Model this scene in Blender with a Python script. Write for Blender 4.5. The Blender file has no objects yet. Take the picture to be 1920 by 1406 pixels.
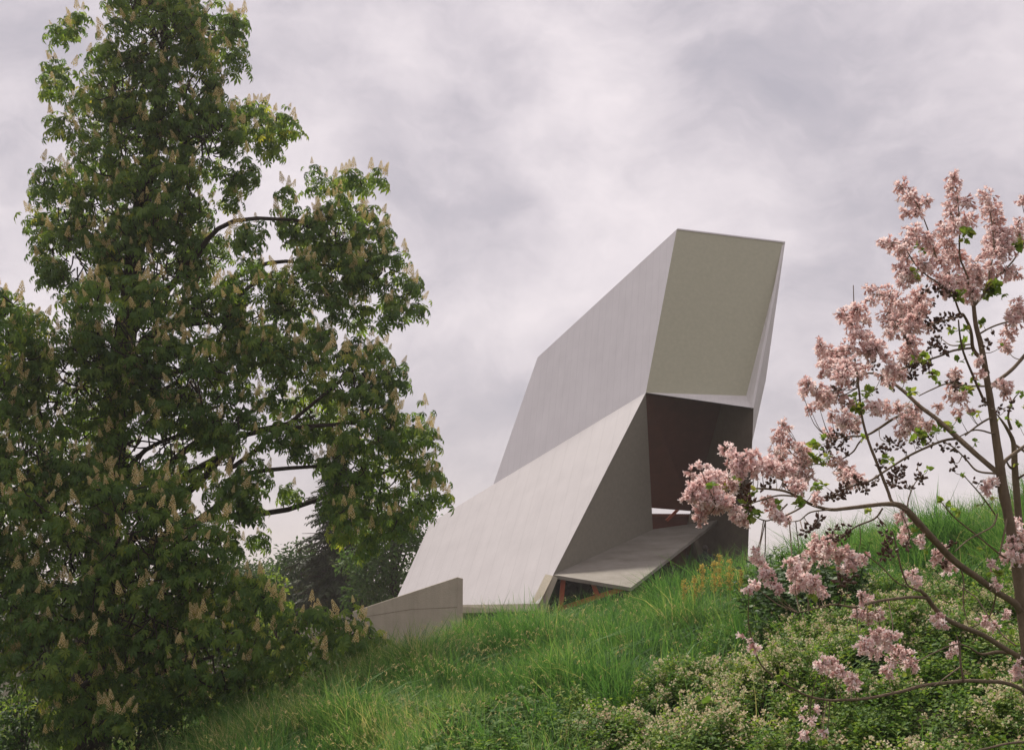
import bpy, bmesh, math
import numpy as np
from mathutils import Vector, Matrix
R = math.radians
rng = np.random.default_rng(11)
scn = bpy.context.scene

# ---------------------------------------------------------------- camera
F, PITCH, CAM = 2318.0, R(9.5), np.array([0.0, 0.0, 1.7])
cd = bpy.data.cameras.new("camera"); cam = bpy.data.objects.new("camera", cd)
scn.collection.objects.link(cam); scn.camera = cam
cam.location = CAM; cam.rotation_euler = (R(90) + PITCH, 0, 0)
cd.sensor_width = 36; cd.lens = F / 1920 * 36; cd.clip_start = .1; cd.clip_end = 5000

# ---------------------------------------------------------------- world: bright, mostly clouded sky
SUN_EL, SUN_AZ = R(57), R(-21)          # azimuth from +Y towards +X
w = bpy.data.worlds.new("World"); scn.world = w; w.use_nodes = True
nt = w.node_tree; nt.nodes.clear()
def N(t, **k):
    n = nt.nodes.new(t)
    for a, b in k.items(): setattr(n, a, b)
    return n
def LK(a, b): nt.links.new(a, b)
out = N('ShaderNodeOutputWorld'); bg = N('ShaderNodeBackground'); LK(bg.outputs[0], out.inputs[0])
bg.inputs[1].default_value = .1
sky = N('ShaderNodeTexSky', sky_type='NISHITA', sun_disc=False)
sky.sun_elevation = SUN_EL; sky.sun_rotation = SUN_AZ
tc = N('ShaderNodeTexCoord')
def noise(scale, detail, rough=.55, vec=None, dist=0.0):
    n = N('ShaderNodeTexNoise'); n.inputs['Scale'].default_value = scale; n.inputs['Detail'].default_value = detail
    n.inputs['Roughness'].default_value = rough; n.inputs['Distortion'].default_value = dist
    LK(vec or tc.outputs['Generated'], n.inputs['Vector']); return n
warp = noise(3.2, 5, .6)
wm = N('ShaderNodeVectorMath', operation='SUBTRACT'); LK(warp.outputs['Color'], wm.inputs[0]); wm.inputs[1].default_value = (.5, .5, .5)
ws = N('ShaderNodeVectorMath', operation='SCALE'); LK(wm.outputs[0], ws.inputs[0]); ws.inputs['Scale'].default_value = .17
wa = N('ShaderNodeVectorMath', operation='ADD'); LK(tc.outputs['Generated'], wa.inputs[0]); LK(ws.outputs[0], wa.inputs[1])
wn = N('ShaderNodeVectorMath', operation='NORMALIZE'); LK(wa.outputs[0], wn.inputs[0])
def ray(px, py):
    u = (px - 960) / F; v = (703 - py) / F
    return np.array([u, math.cos(PITCH) - v * math.sin(PITCH), math.sin(PITCH) + v * math.cos(PITCH)])
def math2(op, a, b):
    m = N('ShaderNodeMath', operation=op)
    for i, x in enumerate((a, b)):
        if isinstance(x, (int, float)): m.inputs[i].default_value = x
        else: LK(x, m.inputs[i])
    return m.outputs[0]
def blob(px, py, rpx, amt):
    d = ray(px, py); d = d / np.linalg.norm(d)
    dp = N('ShaderNodeVectorMath', operation='DOT_PRODUCT'); LK(wn.outputs[0], dp.inputs[0]); dp.inputs[1].default_value = d
    mr = N('ShaderNodeMapRange', interpolation_type='SMOOTHSTEP'); LK(dp.outputs['Value'], mr.inputs[0])
    mr.inputs[1].default_value = math.cos(rpx / F); mr.inputs[2].default_value = 1.0
    mr.inputs[3].default_value = 0; mr.inputs[4].default_value = amt
    return mr.outputs[0]
# dark / blue holes and grey patches in the cloud cover (these are directions in the sky)
dark = 0.0
for b in ((820, 380, 230, 1.05), (960, 240, 210, .85), (930, 120, 170, .55), (1640, 90, 460, .62), (1330, 60, 240, .15),
          (1560, 560, 150, .55), (620, 120, 220, .28), (1880, 330, 200, .45), (880, 880, 300, .15)):
    dark = math2('ADD', blob(*b), dark)
lite = 0.0
for b in ((980, 430, 300, .75), (1120, 230, 220, .6), (870, 260, 150, .3), (560, 60, 260, .25), (1340, 380, 260, .35),
          (1450, 900, 420, .35), (20, 420, 300, .3), (1900, 20, 200, .2)):
    lite = math2('ADD', blob(*b), lite)
mpn = N('ShaderNodeMapping'); mpn.inputs['Rotation'].default_value = (0, R(-32), 0); mpn.inputs['Scale'].default_value = (.62, 1, 1.5); LK(wa.outputs[0], mpn.inputs['Vector'])
n1 = noise(5.5, 9, .6, mpn.outputs[0]); n2 = noise(2.1, 5, .5, wa.outputs[0]); n3 = noise(17, 8, .6, wa.outputs[0], .6)
base = math2('ADD', math2('ADD', math2('MULTIPLY', math2('SUBTRACT', n1.outputs['Fac'], .5), 2.2), math2('MULTIPLY', math2('SUBTRACT', n3.outputs['Fac'], .5), .5)), math2('MULTIPLY', math2('SUBTRACT', n2.outputs['Fac'], .5), .5))
val = math2('ADD', math2('ADD', base, .56), math2('SUBTRACT', math2('MULTIPLY', lite, .28), math2('MULTIPLY', dark, .36)))
cr = N('ShaderNodeValToRGB'); LK(val, cr.inputs[0])
el = cr.color_ramp.elements
el[0].position = .0; el[0].color = (.345, .325, .370, 1)
el[1].position = 1.0; el[1].color = (.67, .61, .63, 1)
for p_, c_ in ((.25, (.405, .375, .415)), (.5, (.505, .463, .497)), (.72, (.585, .535, .562))):
    e = el.new(p_); e.color = (*c_, 1)
sc_ = N('ShaderNodeMixRGB', blend_type='MULTIPLY'); sc_.inputs[0].default_value = 1; LK(cr.outputs[0], sc_.inputs[1]); sc_.inputs[2].default_value = (10, 10, 10, 1)
mx = N('ShaderNodeMixRGB'); mx.inputs[0].default_value = .95; LK(sky.outputs[0], mx.inputs[1]); LK(sc_.outputs[0], mx.inputs[2])
LK(mx.outputs[0], bg.inputs[0])

sd = bpy.data.lights.new("sun", 'SUN'); sun = bpy.data.objects.new("sun", sd); scn.collection.objects.link(sun)
sd.energy = 3.2; sd.angle = R(7.0); sd.color = (1.0, .93, .84)
SDIR = Vector((math.sin(SUN_AZ) * math.cos(SUN_EL), math.cos(SUN_AZ) * math.cos(SUN_EL), math.sin(SUN_EL)))
sun.rotation_euler = SDIR.to_track_quat('Z', 'Y').to_euler()
scn.view_settings.view_transform = 'Standard'; scn.view_settings.look = 'None'
scn.view_settings.exposure = 0.46; scn.view_settings.gamma = 1
cy = scn.cycles
cy.max_bounces = 6; cy.diffuse_bounces = 3; cy.transmission_bounces = 4; cy.glossy_bounces = 3
cy.transparent_max_bounces = 8; cy.volume_bounces = 0

# ---------------------------------------------------------------- helpers
def P(px, py, Y):
    d = ray(px, py); return CAM + d * (Y / d[1])
def planeP(a, b, c, px, py):
    n = np.cross(b - a, c - a); d = ray(px, py); return CAM + d * (np.dot(n, a - CAM) / np.dot(n, d))
def proj(X):
    X = np.atleast_2d(X) - CAM
    up = np.array([0, -math.sin(PITCH), math.cos(PITCH)]); fw = np.array([0, math.cos(PITCH), math.sin(PITCH)])
    z = X @ fw
    return 960 + F * X[:, 0] / z, 703 - F * (X @ up) / z
def nrm(v): return v / (np.linalg.norm(v) + 1e-12)

class MB:
    """collects vertices and 3/4-gons and links them as one mesh object"""
    def __init__(s): s.v = []; s.f = {3: [], 4: []}; s.r = []; s.n = 0
    def add(s, v, q=None, t=None, r=.5):
        v = np.asarray(v, float).reshape(-1, 3)
        s.v.append(v); s.r.append(np.broadcast_to(np.asarray(r, float), (len(v),)))
        if q is not None and len(q): s.f[4].append(np.asarray(q, np.int64).reshape(-1, 4) + s.n)
        if t is not None and len(t): s.f[3].append(np.asarray(t, np.int64).reshape(-1, 3) + s.n)
        s.n += len(v)
    def inst(s, T, mats, locs, r):
        """T = (V, Q, Tri, rv): copies of a template merged by numpy"""
        V, Q, Tr, rv = T; n = len(locs)
        if n == 0: return
        W = np.einsum('nij,vj->nvi', mats, V) + np.asarray(locs)[:, None, :]
        off = (np.arange(n) * len(V))[:, None, None]
        q = (Q[None] + off).reshape(-1, 4) if len(Q) else None
        t = (Tr[None] + off).reshape(-1, 3) if len(Tr) else None
        rr = np.clip(np.asarray(r)[:, None] + rv[None, :], 0, 1).reshape(-1)
        s.add(W.reshape(-1, 3), q, t, rr)
    def tmpl(s):
        V = np.concatenate(s.v); rv = np.concatenate(s.r)
        Q = np.concatenate(s.f[4]) if s.f[4] else np.zeros((0, 4), np.int64)
        T = np.concatenate(s.f[3]) if s.f[3] else np.zeros((0, 3), np.int64)
        return V, Q, T, rv
    def mesh(s, name, mat, smooth=False):
        V, Q, T, rv = s.tmpl()
        me = bpy.data.meshes.new(name)
        me.vertices.add(len(V)); me.vertices.foreach_set('co', V.astype(np.float32).ravel())
        nl = Q.size + T.size; me.loops.add(nl)
        me.loops.foreach_set('vertex_index', np.concatenate([Q.ravel(), T.ravel()]).astype(np.int32))
        npol = len(Q) + len(T); me.polygons.add(npol)
        ls = np.concatenate([np.arange(len(Q)) * 4, len(Q) * 4 + np.arange(len(T)) * 3])
        me.polygons.foreach_set('loop_start', ls.astype(np.int32))
        me.polygons.foreach_set('use_smooth', np.full(npol, smooth))
        at = me.attributes.new('rnd', 'FLOAT', 'POINT'); at.data.foreach_set('value', rv.astype(np.float32))
        me.update(calc_edges=True); me.validate()
        me.materials.append(mat); return me
    def build(s, name, mat, parent=None, smooth=False):
        return link(name, s.mesh(name, mat, smooth), parent)
def link(name, me, parent=None):
    o = bpy.data.objects.new(name, me); scn.collection.objects.link(o)
    if parent is not None:
        o.parent = parent
        base_loc = Vector((0, 0, 0)); q = parent
        while q is not None: base_loc += q.location; q = q.parent
        o.location = -base_loc
    return o
def tag(o, label=None, cat=None, group=None, kind=None):
    if label: o['label'] = label
    if cat: o['category'] = cat
    if group: o['group'] = group
    if kind: o['kind'] = kind
    return o
def empty(name, loc, label, cat, group=None):
    o = bpy.data.objects.new(name, None); scn.collection.objects.link(o); o.location = [float(x) for x in loc]
    o.empty_display_size = .2
    return tag(o, label, cat, group)

def catmull(pts, per=4):
    pts = np.asarray(pts, float)
    if len(pts) < 3: return pts
    e = np.vstack([2 * pts[0] - pts[1], pts, 2 * pts[-1] - pts[-2]]); o = []
    for i in range(1, len(e) - 2):
        for k in range(per):
            t = k / per
            o.append(.5 * (2 * e[i] + (e[i + 1] - e[i - 1]) * t + (2 * e[i - 1] - 5 * e[i] + 4 * e[i + 1] - e[i + 2]) * t * t
                     + (-e[i - 1] + 3 * e[i] - 3 * e[i + 1] + e[i + 2]) * t ** 3))
    o.append(pts[-1]); return np.array(o)
def tube(mb, pts, rad, sides=6, wob=0.0, r=.5, per=4):
    """tapering tube through pts (rad per point)"""
    A = catmull(np.column_stack([np.asarray(pts, float), np.asarray(rad, float)]), per)
    pts, rad = A[:, :3], np.abs(A[:, 3]); n = len(pts)
    tg = np.gradient(pts, axis=0); tg /= np.linalg.norm(tg, axis=1)[:, None] + 1e-9
    ref = np.array([.31, .2, .93]) if abs(tg[0][2]) < .8 else np.array([.95, .3, .1])
    u = np.cross(tg, ref); u /= np.linalg.norm(u, axis=1)[:, None] + 1e-9; v = np.cross(tg, u)
    a = np.arange(sides) / sides * 2 * math.pi
    rr = rad[:, None] * (1 + wob * rng.uniform(-1, 1, (n, sides)))
    V = pts[:, None, :] + rr[..., None] * (np.cos(a)[None, :, None] * u[:, None, :] + np.sin(a)[None, :, None] * v[:, None, :])
    i = np.arange(n - 1)[:, None] * sides; j = np.arange(sides)[None, :]; k = (j + 1) % sides
    Q = np.stack([i + j, i + k, i + sides + k, i + sides + j], -1).reshape(-1, 4)
    V = V.reshape(-1, 3); V = np.vstack([V, pts[-1] + tg[-1] * rad[-1]])
    T = [[(n - 1) * sides + x, (n - 1) * sides + (x + 1) % sides, n * sides] for x in range(sides)]
    mb.add(V, Q, T, r)
def poly_slab(mb, pts, thick, toward=None, r=.5, along=None):
    """planar-ish polygon given a real thickness, the slab lying away from `toward`"""
    pts = [np.asarray(p, float) for p in pts]; n = np.zeros(3)
    for a, b in zip(pts, pts[1:] + pts[:1]): n += np.cross(a, b)
    n = nrm(n); c = sum(pts) / len(pts)
    if np.dot(n, (CAM if toward is None else toward) - c) > 0: n = -n
    off = n * thick if along is None else nrm(np.asarray(along, float)) * thick
    k = len(pts); V = pts + [p + off for p in pts]; T = []; Q = []
    for i in range(1, k - 1): T += [[0, i, i + 1], [k, k + i + 1, k + i]]
    for i in range(k): j = (i + 1) % k; Q.append([i, k + i, k + j, j])
    mb.add(V, Q, T, r)
def bar(mb, a, b, wd, dp, up=(0, 0, 1), r=.5):
    """rectangular beam from a to b; wd measured along `up`, dp across"""
    a = np.asarray(a, float); b = np.asarray(b, float); t = nrm(b - a)
    s_ = nrm(np.cross(t, up)); u = np.cross(s_, t)
    V = [p + sx * s_ * dp / 2 + sz * u * wd / 2 for p in (a, b) for sx, sz in ((-1, -1), (1, -1), (1, 1), (-1, 1))]
    mb.add(V, [[0, 1, 2, 3], [7, 6, 5, 4], [0, 4, 5, 1], [1, 5, 6, 2], [2, 6, 7, 3], [3, 7, 4, 0]], None, r)
def rotz(a):
    c, s_ = np.cos(a), np.sin(a); z = np.zeros_like(c); o = np.ones_like(c)
    return np.stack([np.stack([c, -s_, z], -1), np.stack([s_, c, z], -1), np.stack([z, z, o], -1)], -2)
def rotx(a):
    c, s_ = np.cos(a), np.sin(a); z = np.zeros_like(c); o = np.ones_like(c)
    return np.stack([np.stack([o, z, z], -1), np.stack([z, c, -s_], -1), np.stack([z, s_, c], -1)], -2)
def frame(zdir, spin):
    """rotation matrices taking +Z to zdir (N,3) with a spin about it"""
    z = zdir / (np.linalg.norm(zdir, axis=1)[:, None] + 1e-9)
    ref = np.where(np.abs(z[:, 2:3]) > .9, np.array([[1., 0, 0]]), np.array([[0, 0, 1.]]))
    x = np.cross(ref, z); x /= np.linalg.norm(x, axis=1)[:, None]; y = np.cross(z, x)
    return np.stack([x, y, z], -1) @ rotz(np.asarray(spin))

# ---------------------------------------------------------------- materials
def mat_new(name):
    m = bpy.data.materials.new(name); m.use_nodes = True; t = m.node_tree; t.nodes.clear()
    o = t.nodes.new('ShaderNodeOutputMaterial'); return m, t, o
def ramp(t, fac, stops):
    r_ = t.nodes.new('ShaderNodeValToRGB'); t.links.new(fac, r_.inputs[0]); e = r_.color_ramp.elements
    e[0].position, e[0].color = stops[0][0], (*stops[0][1], 1); e[1].position, e[1].color = stops[-1][0], (*stops[-1][1], 1)
    for p_, c_ in stops[1:-1]: x = e.new(p_); x.color = (*c_, 1)
    return r_.outputs[0]
def leafmat(name, stops, trans=.45, gloss=.25, rough=.5, tint=(1.25, 1.2, .7)):
    """thin leaf: diffuse + translucent + a slight sheen; colour varies leaf by leaf"""
    m, t, o = mat_new(name); L = t.links
    a = t.nodes.new('ShaderNodeAttribute'); a.attribute_name = 'rnd'
    col = ramp(t, a.outputs['Fac'], stops)
    pr = t.nodes.new('ShaderNodeBsdfPrincipled'); L.new(col, pr.inputs['Base Color'])
    pr.inputs['Roughness'].default_value = rough; pr.inputs['Specular IOR Level'].default_value = gloss
    tr = t.nodes.new('ShaderNodeBsdfTranslucent')
    g = t.nodes.new('ShaderNodeMixRGB'); g.blend_type = 'MULTIPLY'; g.inputs[0].default_value = 1
    L.new(col, g.inputs[1]); g.inputs[2].default_value = (*tint, 1); L.new(g.outputs[0], tr.inputs[0])
    mx_ = t.nodes.new('ShaderNodeMixShader'); mx_.inputs[0].default_value = trans
    L.new(pr.outputs[0], mx_.inputs[1]); L.new(tr.outputs[0], mx_.inputs[2]); L.new(mx_.outputs[0], o.inputs[0])
    return m
def surfmat(name, c1, c2, scale=3.0, rough=.8, detail=6, bump=.1, bscale=40, stretch=(1, 1, 1), spec=.3, extra=None, metallic=0):
    m, t, o = mat_new(name); L = t.links
    tcn = t.nodes.new('ShaderNodeTexCoord'); mp = t.nodes.new('ShaderNodeMapping'); mp.inputs['Scale'].default_value = stretch
    L.new(tcn.outputs['Object'], mp.inputs['Vector'])
    n = t.nodes.new('ShaderNodeTexNoise'); n.inputs['Scale'].default_value = scale; n.inputs['Detail'].default_value = detail
    n.inputs['Roughness'].default_value = .65
    L.new(mp.outputs[0], n.inputs['Vector'])
    col = ramp(t, n.outputs['Fac'], [(.3, c1), (.7, c2)])
    if extra: col = extra(t, tcn, col)
    pr = t.nodes.new('ShaderNodeBsdfPrincipled'); L.new(col, pr.inputs['Base Color'])
    pr.inputs['Roughness'].default_value = rough; pr.inputs['Specular IOR Level'].default_value = spec
    pr.inputs['Metallic'].default_value = metallic
    if bump:
        n2_ = t.nodes.new('ShaderNodeTexNoise'); n2_.inputs['Scale'].default_value = bscale; n2_.inputs['Detail'].default_value = 5
        L.new(tcn.outputs['Object'], n2_.inputs['Vector'])
        b = t.nodes.new('ShaderNodeBump'); b.inputs['Strength'].default_value = bump; b.inputs['Distance'].default_value = .02
        L.new(n2_.outputs['Fac'], b.inputs['Height']); L.new(b.outputs[0], pr.inputs['Normal'])
    L.new(pr.outputs[0], o.inputs[0]); return m

# board joints and drip streaks on the big painted-concrete planes
def streaks(direction, joint=None, amount=.10):
    def fn(t, tcn, col):
        L = t.links
        sp = t.nodes.new('ShaderNodeMapping'); L.new(tcn.outputs['Object'], sp.inputs['Vector'])
        ax = Vector(direction).normalized(); q = ax.rotation_difference(Vector((0, 0, 1)))
        sp.inputs['Rotation'].default_value = q.to_euler(); 
        s2 = t.nodes.new('ShaderNodeMapping'); s2.inputs['Scale'].default_value = (2.2, 2.2, .10); L.new(sp.outputs[0], s2.inputs['Vector'])
        n = t.nodes.new('ShaderNodeTexNoise'); n.inputs['Scale'].default_value = 1.6; n.inputs['Detail'].default_value = 7
        n.inputs['Roughness'].default_value = .7; L.new(s2.outputs[0], n.inputs['Vector'])
        mr = t.nodes.new('ShaderNodeMapRange'); mr.inputs[1].default_value = .35; mr.inputs[2].default_value = .68
        mr.inputs[3].default_value = 1 - amount; mr.inputs[4].default_value = 1.0; L.new(n.outputs['Fac'], mr.inputs[0])
        g = t.nodes.new('ShaderNodeMixRGB'); g.blend_type = 'MULTIPLY'; g.inputs[0].default_value = 1
        L.new(col, g.inputs[1]); L.new(mr.outputs[0], g.inputs[2]); res = g.outputs[0]
        if joint:
            w_ = t.nodes.new('ShaderNodeTexWave'); w_.wave_type = 'BANDS'; w_.bands_direction = 'X'; w_.inputs['Scale'].default_value = joint
            w_.inputs['Distortion'].default_value = 0; L.new(sp.outputs[0], w_.inputs['Vector'])
            m2 = t.nodes.new('ShaderNodeMapRange'); m2.inputs[1].default_value = .985; m2.inputs[2].default_value = 1.0
            m2.inputs[3].default_value = 1.0; m2.inputs[4].default_value = .90; L.new(w_.outputs['Fac'], m2.inputs[0])
            g2 = t.nodes.new('ShaderNodeMixRGB'); g2.blend_type = 'MULTIPLY'; g2.inputs[0].default_value = 1
            L.new(res, g2.inputs[1]); L.new(m2.outputs[0], g2.inputs[2]); res = g2.outputs[0]
        return res
    return fn
M = {}
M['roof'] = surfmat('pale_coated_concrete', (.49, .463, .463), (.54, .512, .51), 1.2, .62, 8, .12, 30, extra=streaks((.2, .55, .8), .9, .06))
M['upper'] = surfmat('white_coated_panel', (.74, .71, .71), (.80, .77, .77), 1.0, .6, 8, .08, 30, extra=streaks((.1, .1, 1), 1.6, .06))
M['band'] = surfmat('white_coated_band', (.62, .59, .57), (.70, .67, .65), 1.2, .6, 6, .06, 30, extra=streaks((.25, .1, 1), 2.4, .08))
M['front'] = surfmat('olive_shaded_coating', (.41, .40, .295), (.47, .455, .34), 9, .8, 10, .15, 60)  # shade on the front face is put into this darker olive colour
M['inner'] = surfmat('taupe_shaded_coating', (.20, .182, .145), (.24, .22, .175), 8, .85, 10, .15, 60)  # facet turned from the sun: its shade is darkened into the colour
M['canopy'] = surfmat('stained_coating', (.17, .15, .12), (.30, .275, .235), .9, .75, 9, .15, 40, stretch=(1, 1.6, 1))
M['stage'] = surfmat('brown_stage_wall_board', (.085, .066, .046), (.115, .09, .064), 5, .8, 8, .1, 40)
M['ceiling'] = surfmat('dark_red_brown_board', (.085, .022, .013), (.12, .032, .02), 3, .7, 6, .05, 40)
M['steel'] = surfmat('rust_red_painted_steel', (.30, .055, .02), (.40, .085, .035), 6, .55, 6, .05, 50)
M['concrete'] = surfmat('raw_concrete', (.42, .375, .285), (.52, .465, .36), 1.6, .9, 12, .5, 25, extra=streaks((0, 0, 1), None, .16))
M['glass'] = surfmat('dark_window_glass', (.012, .011, .011), (.02, .018, .018), 2, .12, 2, 0, spec=.5)
M['bark'] = surfmat('chestnut_bark', (.018, .013, .010), (.05, .036, .028), 14, .95, 10, .8, 30, stretch=(1, 1, .25))
M['bark2'] = surfmat('young_smooth_bark', (.11, .078, .048), (.20, .15, .095), 18, .8, 8, .4, 60, stretch=(1, 1, .4))
M['bark3'] = surfmat('red_brown_bark', (.035, .020, .015), (.07, .042, .03), 8, .95, 8, .6, 20, stretch=(1, 1, .2))
M['soil'] = surfmat('earth_and_dead_grass', (.020, .018, .009), (.055, .045, .022), 6, .95, 12, .6, 30)
M['path'] = surfmat('pinkish_path_paving', (.30, .25, .22), (.38, .32, .29), 3, .9, 8, .2, 60)
M['leaf'] = leafmat('horse_chestnut_leaf', [(0, (.048, .110, .028)), (.45, (.105, .205, .042)), (.8, (.20, .30, .055)), (1, (.38, .42, .08))], .6, .35, tint=(1.7, 1.4, .7))
M['candle'] = leafmat('horse_chestnut_blossom', [(0, (.58, .43, .17)), (.6, (.76, .61, .30)), (1, (.85, .76, .47))], .3, .1, tint=(1, 1, .9))
M['grass'] = leafmat('meadow_grass', [(0, (.034, .100, .030)), (.5, (.092, .225, .058)), (.78, (.19, .33, .095)), (.92, (.27, .34, .13)), (1, (.50, .46, .25))], .45, .2, .55)
M['seed'] = leafmat('grass_seed_head', [(0, (.34, .28, .14)), (1, (.62, .54, .33))], .35, .1)
M['herb'] = leafmat('weed_leaf', [(0, (.040, .11, .024)), (.5, (.085, .19, .036)), (1, (.19, .29, .06))], .45, .1)
M['cover'] = leafmat('ground_cover_leaf', [(0, (.055, .13, .024)), (.5, (.15, .26, .045)), (1, (.32, .40, .09))], .45, .15)
M['cflower'] = leafmat('ground_cover_flower', [(0, (.58, .42, .28)), (.5, (.74, .62, .42)), (1, (.84, .77, .56))], .3, .1, tint=(1, 1, .9))
M['petal'] = leafmat('pink_paulownia_petal', [(0, (.62, .40, .37)), (.35, (.84, .66, .63)), (.7, (.91, .79, .76)), (1, (.95, .90, .88))], .5, .15, tint=(1.03, .93, .91))
M['calyx'] = leafmat('brown_calyx', [(0, (.14, .06, .03)), (1, (.26, .13, .07))], .1, .2)
M['pod'] = leafmat('dry_brown_pod', [(0, (.035, .016, .010)), (1, (.09, .045, .028))], 0, .3)
M['pleaf'] = leafmat('young_paulownia_leaf', [(0, (.13, .22, .035)), (.6, (.22, .33, .06)), (1, (.34, .36, .10))], .5, .2)
M['dock'] = leafmat('golden_seed_plume', [(0, (.36, .26, .08)), (1, (.62, .50, .18))], .4, .1)
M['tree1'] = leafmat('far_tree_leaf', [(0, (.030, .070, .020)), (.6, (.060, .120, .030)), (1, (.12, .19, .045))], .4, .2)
M['tree2'] = leafmat('light_tree_leaf', [(0, (.045, .10, .022)), (.6, (.085, .17, .035)), (1, (.16, .24, .055))], .4, .2)
M['conifer'] = leafmat('brownish_conifer_needles', [(0, (.020, .032, .012)), (.6, (.040, .056, .020)), (1, (.085, .080, .030))], .2, .1)

# ---------------------------------------------------------------- terrain
CP = [(-8, 0, -.3), (0, 0, 0), (5, 0, .15), (9, 3, .45), (14, 8, 1.5), (18, 18, 3.2), (25, 35, 3.0), (10, 30, 2.0), (-14, 10, -1.0)]
for px, py, Y, h in ((960, 1400, 10.6, .2), (700, 1400, 12.3, .2), (500, 1400, 14, .25), (1200, 1400, 9.8, .25), (1400, 1400, 9, .35), (1650, 1400, 8.2, .5),
        (1900, 1400, 7.5, .55), (1900, 1150, 11.5, .45), (1650, 1180, 11.5, .3), (1500, 1250, 11, .3), (1350, 1180, 14, .4), (1200, 1290, 12.6, .35), (1000, 1290, 13.2, .35),
        (800, 1300, 13.5, .3), (650, 1320, 14.5, .3), (1200, 1200, 14.5, .45), (1000, 1220, 15, .45),
        (1920, 955, 17, .5), (1800, 990, 17, .5), (1700, 1045, 16.5, .5), (1600, 1075, 16.5, .45), (1480, 1105, 16.5, .35), (1400, 1108, 17, .45), (1200, 1116, 16.5, .6), (1000, 1160, 16.5, .65), (1090, 1148, 16.5, .65),
        (860, 1190, 16.5, .62), (700, 1238, 17, .5), (560, 1295, 17, .4), (450, 1350, 17, .2), (300, 1462, 17.5, .1), (100, 1475, 19, .05), (-200, 1480, 20, .05), (420, 1420, 16, .2), (330, 1372, 23, 0),
        (1320, 1130, 37, 0), (1400, 1130, 40, 0), (1000, 1170, 34, 0), (860, 1215, 33, 0), (700, 1262, 34, 0), (430, 1352, 24, 0), (500, 1322, 26, 0), (150, 1390, 24, 0)):
    q = P(px, py, Y); CP.append((q[0], q[1], q[2] - h))
CP = np.array(CP)
def _U(r2): return np.where(r2 > 1e-12, .5 * r2 * np.log(r2 + 1e-12), 0)
_n = len(CP); _K = _U(((CP[:, None, :2] - CP[None, :, :2]) ** 2).sum(-1)) + np.eye(_n) * .15
_A = np.zeros((_n + 3, _n + 3)); _A[:_n, :_n] = _K; _A[:_n, _n] = 1; _A[:_n, _n + 1:] = CP[:, :2]; _A[_n, :_n] = 1; _A[_n + 1:, :_n] = CP[:, :2].T
_w = np.linalg.solve(_A, np.concatenate([CP[:, 2], np.zeros(3)]))
def bumps(x, y):
    return (.05 * np.sin(x * 1.3 + .6 * y) * np.sin(y * 1.1 - .5 * x + 1) + .03 * np.sin(x * 3.1 + 1.7) * np.sin(y * 2.7 + x))
def ground(x, y):
    x = np.asarray(x, float); y = np.asarray(y, float); sh = x.shape; x = x.ravel(); y = y.ravel(); z = np.empty_like(x)
    for i in range(0, len(x), 50000):
        s_ = slice(i, i + 50000); d2 = (x[s_, None] - CP[None, :, 0]) ** 2 + (y[s_, None] - CP[None, :, 1]) ** 2
        z[s_] = _U(d2) @ _w[:_n] + _w[_n] + _w[_n + 1] * x[s_] + _w[_n + 2] * y[s_]
    d = np.hypot(x - 2, y - 18); k = np.clip((d - 20) / 26, 0, 1); k = k * k * (3 - 2 * k)
    z = np.clip(z, -3, 4) * (1 - k) + (-1.0) * k
    return (z + bumps(x, y) * (1 - k)).reshape(sh)
g1 = np.concatenate([np.array([-3000, -1500, -700, -300, -150, -90]), np.arange(-60, -20, 2.), np.arange(-20, 24, .35), np.arange(24, 60, 2.), np.array([90, 150, 300, 700, 1500, 3000])])
g2 = np.concatenate([np.array([-3000, -1000, -300, -100, -40, -20, -10]), np.arange(-5, 45, .35), np.arange(45, 90, 2.5), np.array([120, 180, 300, 700, 1500, 3000])])
gx, gy = np.meshgrid(g1, g2, indexing='ij'); gz = ground(gx, gy)
mb = MB(); nx, ny = gx.shape; ii = (np.arange(nx - 1)[:, None] * ny + np.arange(ny - 1)[None, :]).ravel()
mb.add(np.stack([gx, gy, gz], -1).reshape(-1, 3), np.stack([ii, ii + ny, ii + ny + 1, ii + 1], -1))
tag(mb.build('ground', M['soil'], smooth=True), kind='structure')

# paved path beyond the tree, a sheet following the ground
mb = MB(); cx = np.linspace(-7.2, -3.2, 50); vs = []
for i, x in enumerate(cx):
    for k in np.linspace(-1.3, 1.3, 6): vs.append((x, 23.3 + .10 * (x + 8) + .02 * (x + 8) ** 2 + k, 0))
vs = np.array(vs); vs[:, 2] = ground(vs[:, 0], vs[:, 1]) + .03
qs = [[i * 6 + k, (i + 1) * 6 + k, (i + 1) * 6 + k + 1, i * 6 + k + 1] for i in range(49) for k in range(5)]
mb.add(vs, qs); tag(mb.build('path', M['path'], smooth=True), kind='structure')

# ---------------------------------------------------------------- the pavilion
D = P(1211, 736, 38); Mm = P(1037, 1077, 34.5); K = P(737, 1137, 40)
I = planeP(D, Mm, K, 925, 908); J = planeP(D, Mm, K, 807, 980); L_ = planeP(D, Mm, K, 1010, 1131)
A = P(1269, 430, 39.4); H = planeP(A, D, I, 1008, 670)
B = P(1472, 455, 39.5); C_ = planeP(A, B, D, 1399, 742); E_ = P(1413, 765, 37.2); G = P(1436, 712, 40.8); G2 = P(1409, 835, 42)
Nn = P(1224, 992, 39); Pp = P(1183, 1101, 33); O_ = planeP(Mm, Nn, Pp, 1345, 975)
E2 = P(1399, 1125, 37.8); Wd = P(1246, 1130, 44); Q_ = planeP(E_, E2, Wd, 1353, 757)
T2 = planeP(E_, E2, Wd, 1298, 958); T1 = P(1185, 949, T2[1])
H2 = H + (B - A) * .9 + np.array([.6, 2.5, 0])
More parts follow.
